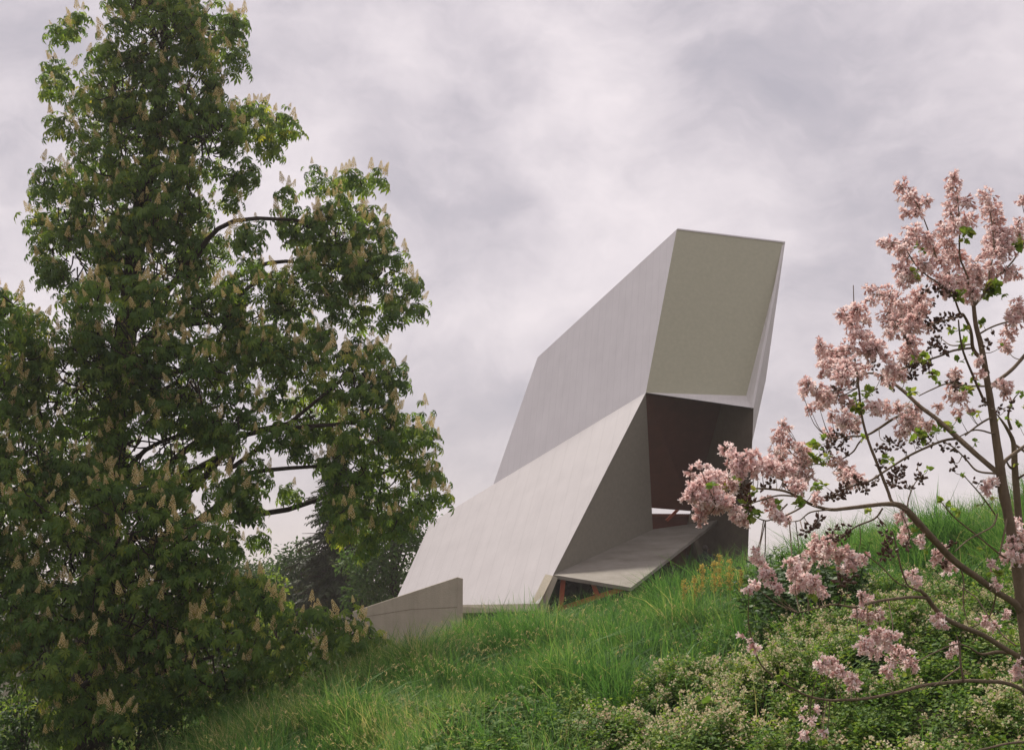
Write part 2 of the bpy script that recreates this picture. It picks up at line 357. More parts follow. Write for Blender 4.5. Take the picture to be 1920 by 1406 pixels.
pav = empty('concert_pavilion', (3.5, 38, float(ground(3.5, 38))), 'large faceted pale grey pavilion leaning up behind the grassy hill', 'building')
mb = MB()
def tri(mb, *p, r=.5):
    p = [np.asarray(x) for x in p]; mb.add(p, None, [[0, i, i + 1] for i in range(1, len(p) - 1)], r)
# lower roof slab
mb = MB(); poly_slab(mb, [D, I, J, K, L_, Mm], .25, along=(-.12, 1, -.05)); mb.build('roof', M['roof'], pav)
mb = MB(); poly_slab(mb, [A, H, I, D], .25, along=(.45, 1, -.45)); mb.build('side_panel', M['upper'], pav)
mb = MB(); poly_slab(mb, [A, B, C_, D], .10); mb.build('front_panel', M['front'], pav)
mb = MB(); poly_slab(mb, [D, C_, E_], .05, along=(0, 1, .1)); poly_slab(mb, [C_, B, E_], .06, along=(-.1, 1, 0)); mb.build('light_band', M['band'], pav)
mb = MB(); poly_slab(mb, [B, G, E_], .08, toward=np.array([30, 20, 4.])); poly_slab(mb, [E_, G, G2], .08, toward=np.array([30, 20, 4.]))
poly_slab(mb, [B, H2, G], .08, toward=np.array([30, 40, 30.])); poly_slab(mb, [G, H2, T2, G2], .08, toward=np.array([30, 60, 4.]))
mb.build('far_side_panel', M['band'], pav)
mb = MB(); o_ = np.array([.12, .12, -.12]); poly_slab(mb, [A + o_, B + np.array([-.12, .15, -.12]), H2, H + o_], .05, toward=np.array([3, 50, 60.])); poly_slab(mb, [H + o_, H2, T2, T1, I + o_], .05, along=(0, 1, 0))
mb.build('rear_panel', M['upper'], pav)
mb = MB(); bar(mb, A + (B - A) * .004, B, .05, .05, nrm(np.cross(B - A, D - A))); mb.build('parapet_edge', M['upper'], pav)
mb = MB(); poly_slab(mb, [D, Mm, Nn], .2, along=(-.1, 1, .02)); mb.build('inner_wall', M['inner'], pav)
dn_ = np.array([0, .03, -.03]); mb = MB(); poly_slab(mb, [D + dn_, E_ + dn_, Q_, T2, T1], .12, along=(0, 1, .12)); mb.build('ceiling', M['ceiling'], pav)
mb = MB(); poly_slab(mb, [Q_, E_, E2, Wd], .25, along=(.12, 1, 0)); sw = mb.build('stage_wall', M['stage'], pav)
mb = MB(); poly_slab(mb, [Mm, Nn, O_, Pp], .10, toward=np.array([3, 30, 60.])); mb.build('canopy', M['canopy'], pav)
# sloping concrete column under the roof corner, roof beam and the window strip
c1, c2 = P(1040, 1080, 34.45), P(1004, 1168, 34.2)
mb = MB(); poly_slab(mb, [P(1037, 1079, 34.4), P(1046, 1083, 34.4), P(1012, 1170, 34.2), P(996, 1170, 34.2), P(1011, 1132, 34.0)], .35); mb.build('column', M['concrete'], pav)
fl = P(820, 1134, planeP(D, Mm, K, 820, 1134)[1]); fr = P(1009, 1131.5, L_[1] - .03)
fl2 = P(820, 1150, fl[1]); fr2 = P(1004, 1145, fr[1])
mb = MB(); poly_slab(mb, [fl, fr, fr2, fl2], .4); mb.build('edge_beam', M['concrete'], pav)
dn = np.array([0, 0, -1.2]); back = np.array([.02, .22, 0])
wf = MB(); poly_slab(wf, [fl2 + back, fr2 + back, fr2 + back + dn, fl2 + back + dn], .05); win = wf.build('window', M['glass'], pav)
mb = MB()
for k in (.33, .62, .97):
    mb = MB(); q = fl2 + (fr2 - fl2) * k + back * .6; bar(mb, q, q + dn, .05, .05, (1, 0, 0)); mb.build('window_frame', M['ceiling'], win)
# red steel under the canopy
S = lambda px, py, dY=.25: P(px, py, np.interp(px, [1037, 1183], [34.5, 33.0]) + dY)
def redbar(a, b, wpx, name='steel_beam'):
    m_ = MB(); bar(m_, a, b, wpx / F * 34, .14, nrm(np.cross(b - a, [0, 1, 0]))); m_.build(name, M['steel'], pav)
redbar(S(1056.5, 1081), S(1049, 1160), 9, 'steel_post')
redbar(S(1050, 1141, .30), S(1168, 1103, .30), 8.5)
redbar(S(1043, 1081, .36), S(1178, 1104, .36), 6)
redbar(S(1112, 1094, .28), S(1121, 1118, .28), 8, 'steel_brace')
mb = MB(); poly_slab(mb, [S(1040, 1080, 1.2), S(1183, 1100, 1.4), S(1183, 1200, 1.4), S(1005, 1200, 1.2)], .05); mb.build('window', M['glass'], pav)
mb = MB(); poly_slab(mb, [P(1170, 1080, 36.5), P(1290, 1000, 43.6), P(1250, 1130, 44.5), P(1172, 1160, 36.5)], .05, along=(0, 1, 0)); mb.build('window', M['glass'], pav)
# rear opening: sky slit, beam, rafter, low back wall
Ty = T2[1] + .5
mb = MB(); bar(mb, P(1195, 966, Ty), P(1303, 966.5, Ty), .11, .2); mb.build('steel_beam', M['ceiling'], pav)
mb = MB(); bar(mb, P(1250, 976, Ty - .3), P(1272, 954, Ty - .3), .10, .12); mb.build('rafter', M['steel'], pav)
mb = MB(); poly_slab(mb, [P(1195, 968, Ty), P(1300, 968, Ty), P(1285, 1060, Ty), P(1195, 1060, Ty)], .2); mb.build('rear_wall', M['ceiling'], pav)
# fittings on the stage wall
def on_wall(px, py, off=.06):
    q = planeP(E_, E2, Wd, px, py); n_ = nrm(np.cross(E2 - E_, Wd - E_)); n_ = n_ if n_ @ (CAM - q) > 0 else -n_
    return q + n_ * off
mb = MB(); poly_slab(mb, [on_wall(1289, 1022), on_wall(1300, 1014), on_wall(1297, 1041), on_wall(1290, 1040)], .03, along=(.1, 1, 0)); mb.build('wall_opening', M['ceiling'], pav)
mb = MB(); poly_slab(mb, [on_wall(1272, 1047, .02), on_wall(1312, 1048, .02), on_wall(1312, 1049, .02), on_wall(1272, 1048, .02)], .02)
poly_slab(mb, [on_wall(1268, 1062, .02), on_wall(1340, 1065, .02), on_wall(1340, 1065.8, .02), on_wall(1268, 1062.8, .02)], .02); mb.build('joint_line', M['ceiling'], pav)
# floor plinth the pavilion stands on
mb = MB(); zf = .75
poly_slab(mb, [np.array([.6, 34.6, zf]), np.array([3.2, 33.6, zf]), np.array([7.4, 38.9, zf + .2]), np.array([5.8, 45.5, zf + .2]), np.array([-3.6, 42, zf - .8])], 1.6, toward=np.array([2, 38, 60.])); mb.build('plinth', M['concrete'], pav)

# raw concrete wall in front
F1 = P(858, 1081, 33); dW = nrm(np.array([-math.cos(R(27)), math.sin(R(27)), 0])); nW = np.array([dW[1], -dW[0], 0]); nW = nW if nW[1] > 0 else -nW
n_ = np.cross(dW, [0, 0, 1.]); 
def wallpt(px, py):
    d = ray(px, py); t_ = np.dot(n_, F1 - CAM) / np.dot(n_, d); return CAM + d * t_
tl = wallpt(560, 1179); zb = -1.6
V = [F1, tl, np.array([tl[0], tl[1], zb - 1]), np.array([F1[0], F1[1], zb])]
V += [v + nW * .30 for v in V]; V[4] = V[4] + [0, 0, -.04]
mb = MB(); mb.add(V, [[0, 3, 2, 1], [4, 5, 6, 7], [0, 4, 7, 3], [0, 1, 5, 4], [1, 2, 6, 5], [3, 7, 6, 2]])
cw = mb.build('concrete_wall', M['concrete']); tag(cw, 'raw concrete wall with sloping top in front of the pavilion', 'wall')
bm = bmesh.new(); bm.from_mesh(cw.data); bmesh.ops.bevel(bm, geom=bm.edges[:], offset=.012, segments=1, affect='EDGES'); bm.to_mesh(cw.data); bm.free()
mb = MB(); 
for x0, y0, x1, y1 in ((770, 1142, 857, 1138), (640, 1163, 770, 1142)):
    a, b = wallpt(x0, y0), wallpt(x1, y1); bar(mb, a - nW * .001, b - nW * .001, .008, .008, nrm(np.cross(b - a, nW)))
mb.build('board_joint', M['bark2'], cw)

# ---------------------------------------------------------------- the figure by the stage wall
px0 = 1324.5; Yp = 37.0; base = P(px0, 1120, Yp); zg = float(ground(base[0], base[1])); sc0 = 1.72
person = empty('person', (base[0], base[1], zg), 'person in dark clothes standing in front of the brown stage wall', 'person'); person.rotation_euler.z = R(150)
def skinned(name, pts, edges, rads, mat, parent, lvl=2):
    me = bpy.data.meshes.new(name); me.from_pydata([tuple(p) for p in pts], edges, []); me.materials.append(mat)
    o = bpy.data.objects.new(name, me); scn.collection.objects.link(o); o.parent = parent
    s_ = o.modifiers.new('skin', 'SKIN'); 
    for v, r_ in zip(me.skin_vertices[0].data, rads): v.radius = (r_, r_)
    me.skin_vertices[0].data[0].use_root = True
    sb = o.modifiers.new('sub', 'SUBSURF'); sb.levels = lvl; sb.render_levels = lvl; return o
M['cloth'] = surfmat('dark_blue_black_cloth', (.012, .012, .016), (.025, .024, .030), 10, .9, 4, .1)
M['skin'] = surfmat('skin', (.16, .095, .07), (.22, .13, .10), 6, .6, 4, .0)
M['hair'] = surfmat('dark_hair', (.015, .010, .008), (.03, .02, .015), 40, .7, 4, .2)
pts = [(0, 0, .95), (0, .01, 1.15), (0, .015, 1.38), (0, .01, 1.49), (0, -.01, 1.56), (0, -.015, 1.66),
       (.10, 0, .90), (.11, -.03, .50), (.11, .02, .09), (.12, -.10, .04), (-.10, 0, .90), (-.12, -.01, .50), (-.12, .03, .09), (-.13, -.09, .04),
       (.19, .01, 1.42), (.25, .03, 1.15), (.20, -.14, .98), (-.19, .01, 1.42), (-.26, .03, 1.15), (-.16, -.16, 1.02)]
edg = [(0, 1), (1, 2), (2, 3), (3, 4), (4, 5), (0, 6), (6, 7), (7, 8), (8, 9), (0, 10), (10, 11), (11, 12), (12, 13), (2, 14), (14, 15), (15, 16), (2, 17), (17, 18), (18, 19)]
rad = [.15, .14, .16, .06, .075, .085, .095, .065, .045, .04, .095, .065, .045, .04, .06, .045, .032, .06, .045, .032]
for side, hub in ((1, 16), (-1, 19)):
    h = pts[hub]; n0 = len(pts); pts.append((h[0] - side * .01, h[1] - .06, h[2] - .03)); edg.append((hub, n0)); rad.append(.032)
    for k, ln in enumerate((.055, .075, .08, .07, .05)):
        m0 = len(pts); ox = (k - 2) * .016 * side; pts.append((h[0] + ox, h[1] - .10, h[2] - .04)); pts.append((h[0] + ox * 1.1, h[1] - .10 - ln * .5, h[2] - .05 - ln * .6))
        edg += [(n0, m0), (m0, m0 + 1)]; rad += [.010, .008]
skinned('body', pts, edg, rad, M['cloth'], person)
hb = MB(); u_ = np.linspace(0, math.pi, 9); v_ = np.linspace(0, 2 * math.pi, 12, endpoint=False)
def ellipsoid(c, r3, zmin=-9):
    V = [[c[0] + r3[0] * math.sin(a) * math.cos(b), c[1] + r3[1] * math.sin(a) * math.sin(b), c[2] + r3[2] * math.cos(a)] for a in u_ for b in v_]
    Q = [[i * 12 + j, i * 12 + (j + 1) % 12, (i + 1) * 12 + (j + 1) % 12, (i + 1) * 12 + j] for i in range(8) for j in range(12)]
    return V, Q
V, Q = ellipsoid((0, -.03, 1.61), (.078, .09, .11)); hb.add(V, Q); V, Q = ellipsoid((0, -.125, 1.60), (.014, .02, .02)); hb.add(V, Q)
for s_ in (-1, 1): V, Q = ellipsoid((s_ * .08, -.02, 1.61), (.012, .02, .03)); hb.add(V, Q)
o = hb.build('face', M['skin'], None, True); o.parent = person
hb = MB(); V, Q = ellipsoid((0, .0, 1.645), (.088, .095, .095)); hb.add(V, Q); o = hb.build('hair', M['hair'], None, True); o.parent = person

# ---------------------------------------------------------------- leaf templates
def leaflet(mb, base_, d, up, L, W, droop, r):
    """one obovate leaflet, folded along its midrib"""
    d = nrm(np.asarray(d, float)); s_ = nrm(np.cross(d, up)); n_ = np.cross(s_, d)
    b = np.asarray(base_, float); m_ = b + d * L * .62 + n_ * (-droop * L * .25); t_ = b + d * L + n_ * (-droop * L * .7)
    l_ = m_ - s_ * W * .5 + n_ * W * .12; r_ = m_ + s_ * W * .5 + n_ * W * .12
    mb.add([b, l_, m_, r_, t_], None, [[0, 2, 1], [0, 3, 2], [1, 2, 4], [2, 3, 4]], r)
def palmate(mb, base_, out, up, size, r):
    out = nrm(out); s_ = nrm(np.cross(out, up)); u2 = np.cross(s_, out)
    for k in range(7):
        a = (k - 3) * R(44); L = size * (1 - .12 * abs(k - 3)) * rng.uniform(.88, 1.06)
        d = out * math.cos(a) + s_ * math.sin(a)
        leaflet(mb, base_, d - .25 * u2, u2, L, L * .36, rng.uniform(.35, .9), r + rng.uniform(-.05, .05))
def chestnut_clump():
    mb = MB()
    for k in range(8):
        a = k * 2.4 + rng.uniform(-.4, .4); el_ = rng.uniform(-.5, .5)
        d = np.array([math.cos(a) * math.cos(el_), math.sin(a) * math.cos(el_), math.sin(el_) * .6])
        pet = d * rng.uniform(.10, .22) + np.array([0, 0, rng.uniform(-.12, .1)])
        out = d * np.array([1, 1, 0]) + np.array([0, 0, rng.uniform(-1.3, -.35)])
        palmate(mb, pet, out, nrm(np.array([d[0], d[1], 1.2])), rng.uniform(.085, .148), .4 + rng.uniform(-.25, .35))
    return mb.tmpl()
CL = [chestnut_clump() for _ in range(7)]
def candle():
    mb = MB()
    for k in range(46):
        h = (k + .5) / 46; a = k * 2.4; rr = .052 * (1 - h) ** .75 + .007
        c = np.array([math.cos(a) * rr, math.sin(a) * rr, .02 + h * .24]); s_ = .016 * (1.1 - .5 * h)
        u = np.array([-math.sin(a), math.cos(a), 0]) * s_; v = np.array([math.cos(a) * .3, math.sin(a) * .3, 1]) * s_; o_ = np.array([math.cos(a), math.sin(a), .2]) * s_
        r_ = rng.uniform(.2, 1)
        mb.add([c - u - v * .7, c + u - v * .7, c + u * .7 + v, c - u * .7 + v, c + o_ * 1.2], None, [[0, 1, 4], [1, 2, 4], [2, 3, 4], [3, 0, 4]], r_)
    tube(mb, [(0, 0, -.05), (0, 0, .1), (0, 0, .26)], [.004, .003, .002], 3, r=.2, per=1)
    return mb.tmpl()
CA = [candle() for _ in range(3)]

def px_blob(px, py, r, Y): c = P(px, py, Y); return np.array([c[0], c[1], c[2], r / F * Y])
def chestnut(name, label, trunk, trad, blobs, k_cl=70, k_ca=.22, group=None, maxparts=100, limbs=True):
    base_ = trunk[0]; root = empty(name, base_, label, 'tree', group)
    mb = MB(); tube(mb, trunk, trad, 14, .07); tr = mb.build('trunk', M['bark'], root, True)
    B_ = np.array(blobs); TT = catmull(np.array(trunk), 6)
    # limbs from the trunk up into each mass of foliage
    tw = MB(); pos = []; dirs = []
    for b in B_:
        c, r = b[:3], b[3]
        if limbs and r > .46:
            hd = np.hypot(*(TT[:, :2] - c[:2]).T); cost = np.abs(TT[:, 2] - (c[2] - .45 * hd - .2)) ; j = int(np.argmin(cost)); s_ = TT[j]
            L = np.linalg.norm(c - s_); r0 = min(.085, .012 + .015 * L)
            m1 = s_ + (c - s_) * .35 + np.array([0, 0, .12 * L]) + rng.normal(0, .07 * L, 3); m2 = s_ + (c - s_) * .7 + np.array([0, 0, .08 * L]) + rng.normal(0, .08 * L, 3)
            lm = MB(); tube(lm, [s_, m1, m2, c], [r0, r0 * .75, r0 * .5, r0 * .28], 7, .08); lm.build('limb', M['bark'], root, True)
        n = max(3, int(k_cl * r * r * 1.0 + 3))
        d = rng.normal(0, 1, (n, 3)); d /= np.linalg.norm(d, axis=1)[:, None]
        rad_ = rng.uniform(.28, 1, n) ** .45
        p = c + d * (rad_ * r)[:, None] * np.array([1, .9, 1])
        pos.append(p); dirs.append(d)
        for q in p[rng.random(n) < .7]:
            a = c + (q - c) * .5 + rng.normal(0, .22 * r, 3); mid = (a + q) / 2 + rng.normal(0, .05 * r, 3) - np.array([0, 0, .06 * r])
            tube(tw, [a, mid, q], [.016, .010, .006], 3, per=2)
    pos = np.vstack(pos); dirs = np.vstack(dirs); n = len(pos)
    tw.build('twigs', M['bark'], root)
    cr_ = MB(); which = rng.integers(0, len(CL), n); tone = np.clip(rng.normal(0, .12, n) + .05 * np.sin(pos[:, 0] * 2 + pos[:, 2] * 3), -.4, .5)
    tilt = frame(np.column_stack([dirs[:, 0] * .5, dirs[:, 1] * .5, np.ones(n)]), rng.uniform(0, 6.28, n)) * rng.uniform(.85, 1.25, n)[:, None, None]
    for w_ in range(len(CL)):
        s_ = which == w_; cr_.inst(CL[w_], tilt[s_], pos[s_], tone[s_])
    cr_.build('crown', M['leaf'], root)
    # blossom spikes stand up from twig ends on the outside of the crown; visible side first
    pick = np.where((rng.random(n) < k_ca) & (dirs[:, 2] > -.45))[0]
    toc = (CAM - pos[pick]); toc /= np.linalg.norm(toc, axis=1)[:, None]
    depthy = (dirs[pick] * toc).sum(1); order = pick[np.argsort(-depthy)]
    meshes = []
    for T in CA:
        m_ = MB(); m_.add(T[0], T[1], T[2], T[3]); meshes.append(m_.mesh('blossom_spike', M['candle']))
    rest = MB(); rl = Vector(root.location)
    for i, idx in enumerate(order):
        q = pos[idx] + np.array([0, 0, .05]) + dirs[idx] * .05; s_ = rng.uniform(.36, .84)
        ax = np.array([[dirs[idx][0] * .35 + rng.normal(0, .2), dirs[idx][1] * .35 + rng.normal(0, .2), 1.0]]); Rm = frame(ax, [rng.uniform(0, 6.28)])[0]
        if i < maxparts:
            o = bpy.data.objects.new('blossom_spike', meshes[i % 3]); scn.collection.objects.link(o); o.parent = root
            M4 = Matrix(Rm.tolist()).to_4x4(); o.matrix_local = Matrix.Translation(Vector(q) - rl) @ M4 @ Matrix.Scale(s_, 4)
        else: rest.inst(CA[i % 3], (Rm * s_)[None], q[None], np.array([0.0]))
    if rest.n: tag(rest.build('blossoms', M['candle'], root), kind='stuff')
    return root

Ym = 20.0
def bl(lst, Y): return [px_blob(x, y, r, Y + (dy[0] if dy else rng.uniform(-.7, .7))) for x, y, r, *dy in lst]
top = [(300, -60, 130), (290, 50, 105), (395, 55, 62), (440, 60, 32), (440, 105, 26), (350, 165, 95), (230, 150, 85), (150, 45, 26), (110, 65, 20), (112, 130, 30), (100, 165, 16), (150, 185, 22), (108, 235, 20),
       (250, 270, 118), (390, 255, 80), (470, 228, 50), (525, 228, 26), (545, 250, 14), (505, 265, 26), (440, 330, 26), (468, 315, 18), (425, 375, 18), (180, 375, 95), (300, 380, 100), (95, 340, 36), (80, 420, 30), (75, 465, 16),
       (150, 490, 85), (280, 500, 120), (390, 470, 50), (360, 395, 26)]
rlobe = [(470, 445, 36), (560, 420, 52), (640, 420, 62), (595, 335, 20), (640, 350, 22), (670, 340, 22), (705, 335, 12), (535, 365, 16), (640, 500, 78), (710, 500, 52), (755, 550, 30), (778, 575, 14), (560, 530, 62), (480, 560, 78),
         (400, 590, 70), (690, 590, 28), (735, 590, 20), (630, 570, 34), (770, 525, 18), (690, 415, 30), (720, 445, 18), (600, 625, 22), (560, 610, 20), (665, 640, 22), (700, 650, 16)]
mid = [(520, 745, 34), (535, 660, 34), (505, 800, 24), (500, 640, 40), (545, 810, 18), (230, 620, 120), (340, 700, 105), (440, 670, 66), (150, 720, 105), (420, 780, 66), (470, 890, 36), (430, 930, 46), (300, 830, 125), (470, 960, 28), (490, 1000, 15), (430, 1010, 26), (160, 850, 90), (520, 690, 24)]
lrl = [(580, 690, 46), (650, 705, 58), (715, 695, 36), (745, 715, 18), (590, 780, 58), (690, 790, 72), (765, 800, 42), (800, 830, 22), (650, 870, 70), (735, 880, 60), (800, 890, 28), (818, 930, 15), (620, 940, 22), (700, 940, 44), (750, 960, 22), (565, 850, 22), (790, 940, 18), (650, 965, 30), (740, 985, 28), (690, 1020, 18), (640, 1000, 14), (545, 915, 14), (690, 1000, 16), (600, 640, 20)]
low = [(160, 1325, 44), (105, 1365, 38), (215, 1350, 38), (480, 1285, 30), (530, 1265, 24), (420, 1325, 26), (600, 1250, 18), (340, 1290, 46), (300, 1330, 34), (250, 990, 120), (140, 930, 90), (370, 1010, 66), (130, 1080, 110), (270, 1120, 125), (400, 1110, 70), (470, 1130, 46), (400, 1230, 75), (250, 1250, 85), (110, 1220, 80), (490, 1215, 40), (545, 1180, 34), (615, 1175, 26), (655, 1165, 24), (700, 1195, 20), (620, 1215, 30), (520, 1130, 22), (560, 1230, 26), (450, 1280, 34), (380, 1310, 26), (660, 1205, 22), (590, 1150, 14)]
blobs = bl(top, Ym) + bl(rlobe, Ym - .3) + bl(mid, Ym - .8) + bl(lrl, Ym - .6) + bl(low, Ym - 2.2)
trunk = [P(163, 1475, Ym), P(168, 1300, Ym), P(185, 1100, Ym), P(205, 850, Ym), P(240, 600, Ym), P(262, 400, Ym), P(300, 200, Ym), P(308, 40, Ym), P(300, -160, Ym)]
trunk[0][2] = float(ground(trunk[0][0], trunk[0][1])) - .05
chestnut('chestnut_tree', 'tall horse chestnut with cream blossom spikes filling the left of the view', trunk, [.42, .30, .26, .22, .17, .13, .09, .06, .03], blobs, 106, .95)
l2 = [(0, 600, 60), (45, 600, 42), (20, 690, 75), (70, 650, 34), (0, 820, 85), (55, 850, 55), (-70, 720, 100), (0, 970, 90), (-70, 1080, 120), (25, 1130, 72), (0, 1230, 50), (-80, 880, 120), (-60, 600, 60), (5, 560, 24), (60, 960, 50)]
t2 = [P(-60, 1430, 18), P(-62, 1200, 18), P(-55, 950, 18), P(-40, 700, 18)]; t2[0][2] = float(ground(t2[0][0], t2[0][1])) - .05
chestnut('chestnut_tree', 'shorter horse chestnut cut off by the left edge, beside the tall one', t2, [.26, .2, .14, .05], bl(l2, 17.6), 100, .8)

# ---------------------------------------------------------------- trees behind
def leafy_clump(n, rad, sz, droopy=.3):
    mb = MB()
    for k in range(n):
        d = nrm(rng.normal(0, 1, 3)); p = d * rad * rng.random() ** .5
        leaflet(mb, p, nrm(rng.normal(0, 1, 3) + d * .8 + [0, 0, -.3]), nrm(rng.normal(0, .6, 3) + [0, 0, 1]), sz * rng.uniform(.7, 1.3), sz * .6, droopy, .45 + rng.uniform(-.3, .3))
    return mb.tmpl()
LC = [leafy_clump(34, .34, .15) for _ in range(4)]
def tree(name, label, base_px, Yt, blobs_px, mat, trad=.16, dens=40, group=None, templ=None, scale=1.0, bark='bark'):
    bx = P(base_px[0], base_px[1], Yt); bx[2] = float(ground(bx[0], bx[1])) - .05
    root = empty(name, bx, label, 'tree' if 'tree' in name or 'conifer' in name else 'shrub', group)
    B_ = [px_blob(x, y, r, Yt + rng.uniform(-.8, .8) * (Yt / 45)) for x, y, r in blobs_px]
    topz = max(b[2] + b[3] * .3 for b in B_); cxm = np.mean([b[0] for b in B_]); 
    tr = [bx, bx + [0, 0, (topz - bx[2]) * .4], np.array([(bx[0] + cxm) / 2, bx[1], bx[2] + (topz - bx[2]) * .7]), np.array([cxm, bx[1], topz])]
    mb = MB(); tube(mb, tr, [trad, trad * .8, trad * .5, trad * .15], 8, .06)
    for b in B_:
        s_ = tr[1] + (tr[3] - tr[1]) * rng.uniform(0, .5); c = np.array(b[:3]); tube(mb, [s_, (s_ + c) / 2 + [0, 0, .1], c], [trad * .35, trad * .2, trad * .08], 5, .05)
    mb.build('trunk', M[bark], root, True)
    TL = templ or LC; mb = MB()
    for b in B_:
        n = max(3, int(dens * b[3] ** 2)); d = rng.normal(0, 1, (n, 3)); d /= np.linalg.norm(d, axis=1)[:, None]
        p = np.array(b[:3]) + d * (rng.uniform(.2, 1, n) ** .5 * b[3])[:, None]; wch = rng.integers(0, len(TL), n)
        m_ = frame(rng.normal(0, .5, (n, 3)) + [0, 0, 1], rng.uniform(0, 6.28, n)) * (rng.uniform(.8, 1.25, n) * scale)[:, None, None]
        for w_ in range(len(TL)): s_ = wch == w_; mb.inst(TL[w_], m_[s_], p[s_], rng.normal(0, .13, s_.sum()))
    mb.build('crown', M[mat], root); return root
gB = 'trees standing behind the concrete wall'
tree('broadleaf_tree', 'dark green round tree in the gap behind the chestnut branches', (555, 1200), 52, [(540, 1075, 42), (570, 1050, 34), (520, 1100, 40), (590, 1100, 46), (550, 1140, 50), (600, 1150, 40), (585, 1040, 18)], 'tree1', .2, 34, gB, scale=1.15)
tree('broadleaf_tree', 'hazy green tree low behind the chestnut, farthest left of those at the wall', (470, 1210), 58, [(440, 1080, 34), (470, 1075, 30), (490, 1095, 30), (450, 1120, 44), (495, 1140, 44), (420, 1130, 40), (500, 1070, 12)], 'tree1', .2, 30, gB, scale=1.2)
tree('broadleaf_tree', 'light green leafy tree touching the lower left edge of the pavilion roof', (740, 1160), 43, [(660, 1060, 24), (670, 1100, 30), (735, 990, 36), (770, 965, 24), (790, 945, 14), (760, 1010, 36), (720, 1040, 40), (745, 1070, 40), (700, 1070, 34), (690, 1010, 24), (775, 1000, 20), (730, 1110, 34), (700, 1110, 30), (802, 960, 10)], 'tree2', .18, 44, gB, scale=1.0)
tree('leafy_shrub', 'bright yellow-green round-leaved bush behind the low chestnut spray', (515, 1290), 26, [(515, 1110, 16), (505, 1080, 9), (530, 1095, 9), (520, 1130, 18), (505, 1150, 16), (535, 1150, 14), (510, 1175, 18), (515, 1210, 16)], 'pleaf', .04, 120, None, templ=[leafy_clump(16, .16, .09)], scale=1.0)
# dark conifer with ragged flat sprays
bx = P(622, 1165, 48); bx[2] = float(ground(bx[0], bx[1])) - .05
con = empty('conifer', bx, 'dark brownish conifer with ragged drooping sprays behind the concrete wall', 'tree', None)
tp = P(636, 815, 48); mb = MB(); tube(mb, [bx, P(626, 1080, 48), P(628, 950, 48), tp], [.34, .30, .2, .04], 10, .08)
def spray():
    m_ = MB()
    for k in range(60):
        t_ = (k + .5) / 60; s_ = (1 if k % 2 else -1); d = np.array([.7, s_ * rng.uniform(.4, .9), rng.uniform(-.35, .15)])
        leaflet(m_, np.array([t_, 0, -.22 * t_ * t_ + rng.uniform(-.04, .04)]), d, (0, 0, 1), rng.uniform(.16, .34) * (1.15 - t_ * .6), .075, .7, .45 + rng.uniform(-.35, .35))
    return m_.tmpl()
SPR = [spray() for _ in range(4)]; nd = MB(); zt = tp[2]; zb_ = bx[2]
for k in range(300):
    t_ = (k + .5) / 300; z = zb_ + .6 + (zt - zb_ - .6) * t_; L = (1.95 * (1 - t_) ** .75 + .25) * rng.uniform(.6, 1.15) * (1 + .22 * math.sin(k * .21)); a = k * 2.399
    c = np.array([bx[0] + (tp[0] - bx[0]) * t_, bx[1], z]); d = np.array([math.cos(a), math.sin(a), .12]); e = c + d * L * .5
    if k % 2 == 0: tube(mb, [c, c + d * L * .4, c + d * L * .9 - [0, 0, .1]], [.035, .02, .008], 4, per=2)
    m_ = rotz(np.array([a])) * L
    nd.inst(SPR[k % 4], m_ @ rotx(rng.uniform(-.35, .35, 1)), c[None], np.array([rng.normal(0, .12)]))
mb.build('trunk', M['bark3'], con, True); nd.build('crown', M['conifer'], con)

# sunny bush and shrubs at lower left
tree('leafy_shrub', 'small sunlit yellowish bush low at the bottom left corner', (25, 1400), 21.5, [(20, 1320, 24), (45, 1335, 20), (10, 1360, 28), (50, 1300, 14), (-20, 1340, 30), (60, 1375, 20), (30, 1395, 26), (0, 1405, 26), (70, 1405, 20)], 'pleaf', .03, 110, None, templ=[leafy_clump(18, .15, .07)])
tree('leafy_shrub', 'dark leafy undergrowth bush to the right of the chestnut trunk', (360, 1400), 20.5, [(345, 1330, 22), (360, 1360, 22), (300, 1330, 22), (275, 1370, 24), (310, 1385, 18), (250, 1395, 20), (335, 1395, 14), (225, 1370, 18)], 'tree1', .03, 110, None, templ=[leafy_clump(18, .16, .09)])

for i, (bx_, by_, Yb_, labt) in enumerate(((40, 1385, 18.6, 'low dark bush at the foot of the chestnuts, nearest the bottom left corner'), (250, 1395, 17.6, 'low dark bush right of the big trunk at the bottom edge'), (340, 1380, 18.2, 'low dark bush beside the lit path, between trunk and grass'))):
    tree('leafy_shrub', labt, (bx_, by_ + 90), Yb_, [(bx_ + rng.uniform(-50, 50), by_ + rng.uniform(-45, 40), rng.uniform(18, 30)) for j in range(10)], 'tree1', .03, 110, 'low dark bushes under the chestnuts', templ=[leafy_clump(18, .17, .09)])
gH = 'dark bushes on the ground behind the chestnut'
for i, (bx_, labt) in enumerate(((-40, 'dark bush at the far left edge behind the chestnut trunks'), (60, 'dark bush between the two chestnut trunks'), (150, 'dark bush directly behind the big chestnut trunk'), (240, 'dark bush just right of the big chestnut trunk, behind the path'),
        (330, 'dark bush behind the path where it shows through'), (420, 'dark bush behind the low chestnut branches'), (500, 'dark bush between the chestnut and the end of the concrete wall'))):
    tree('leafy_shrub', labt, (bx_, 1320), 27 + (i % 3), [(bx_ + rng.uniform(-30, 30), 1300 - j * 34 + rng.uniform(-10, 10), 40) for j in range(6)] + [(bx_ + 40, 1320, 34), (bx_ - 40, 1320, 34), (bx_ + 30, 1190, 34)], 'tree1', .05, 60, gH, templ=[leafy_clump(30, .26, .11)], scale=1.0)

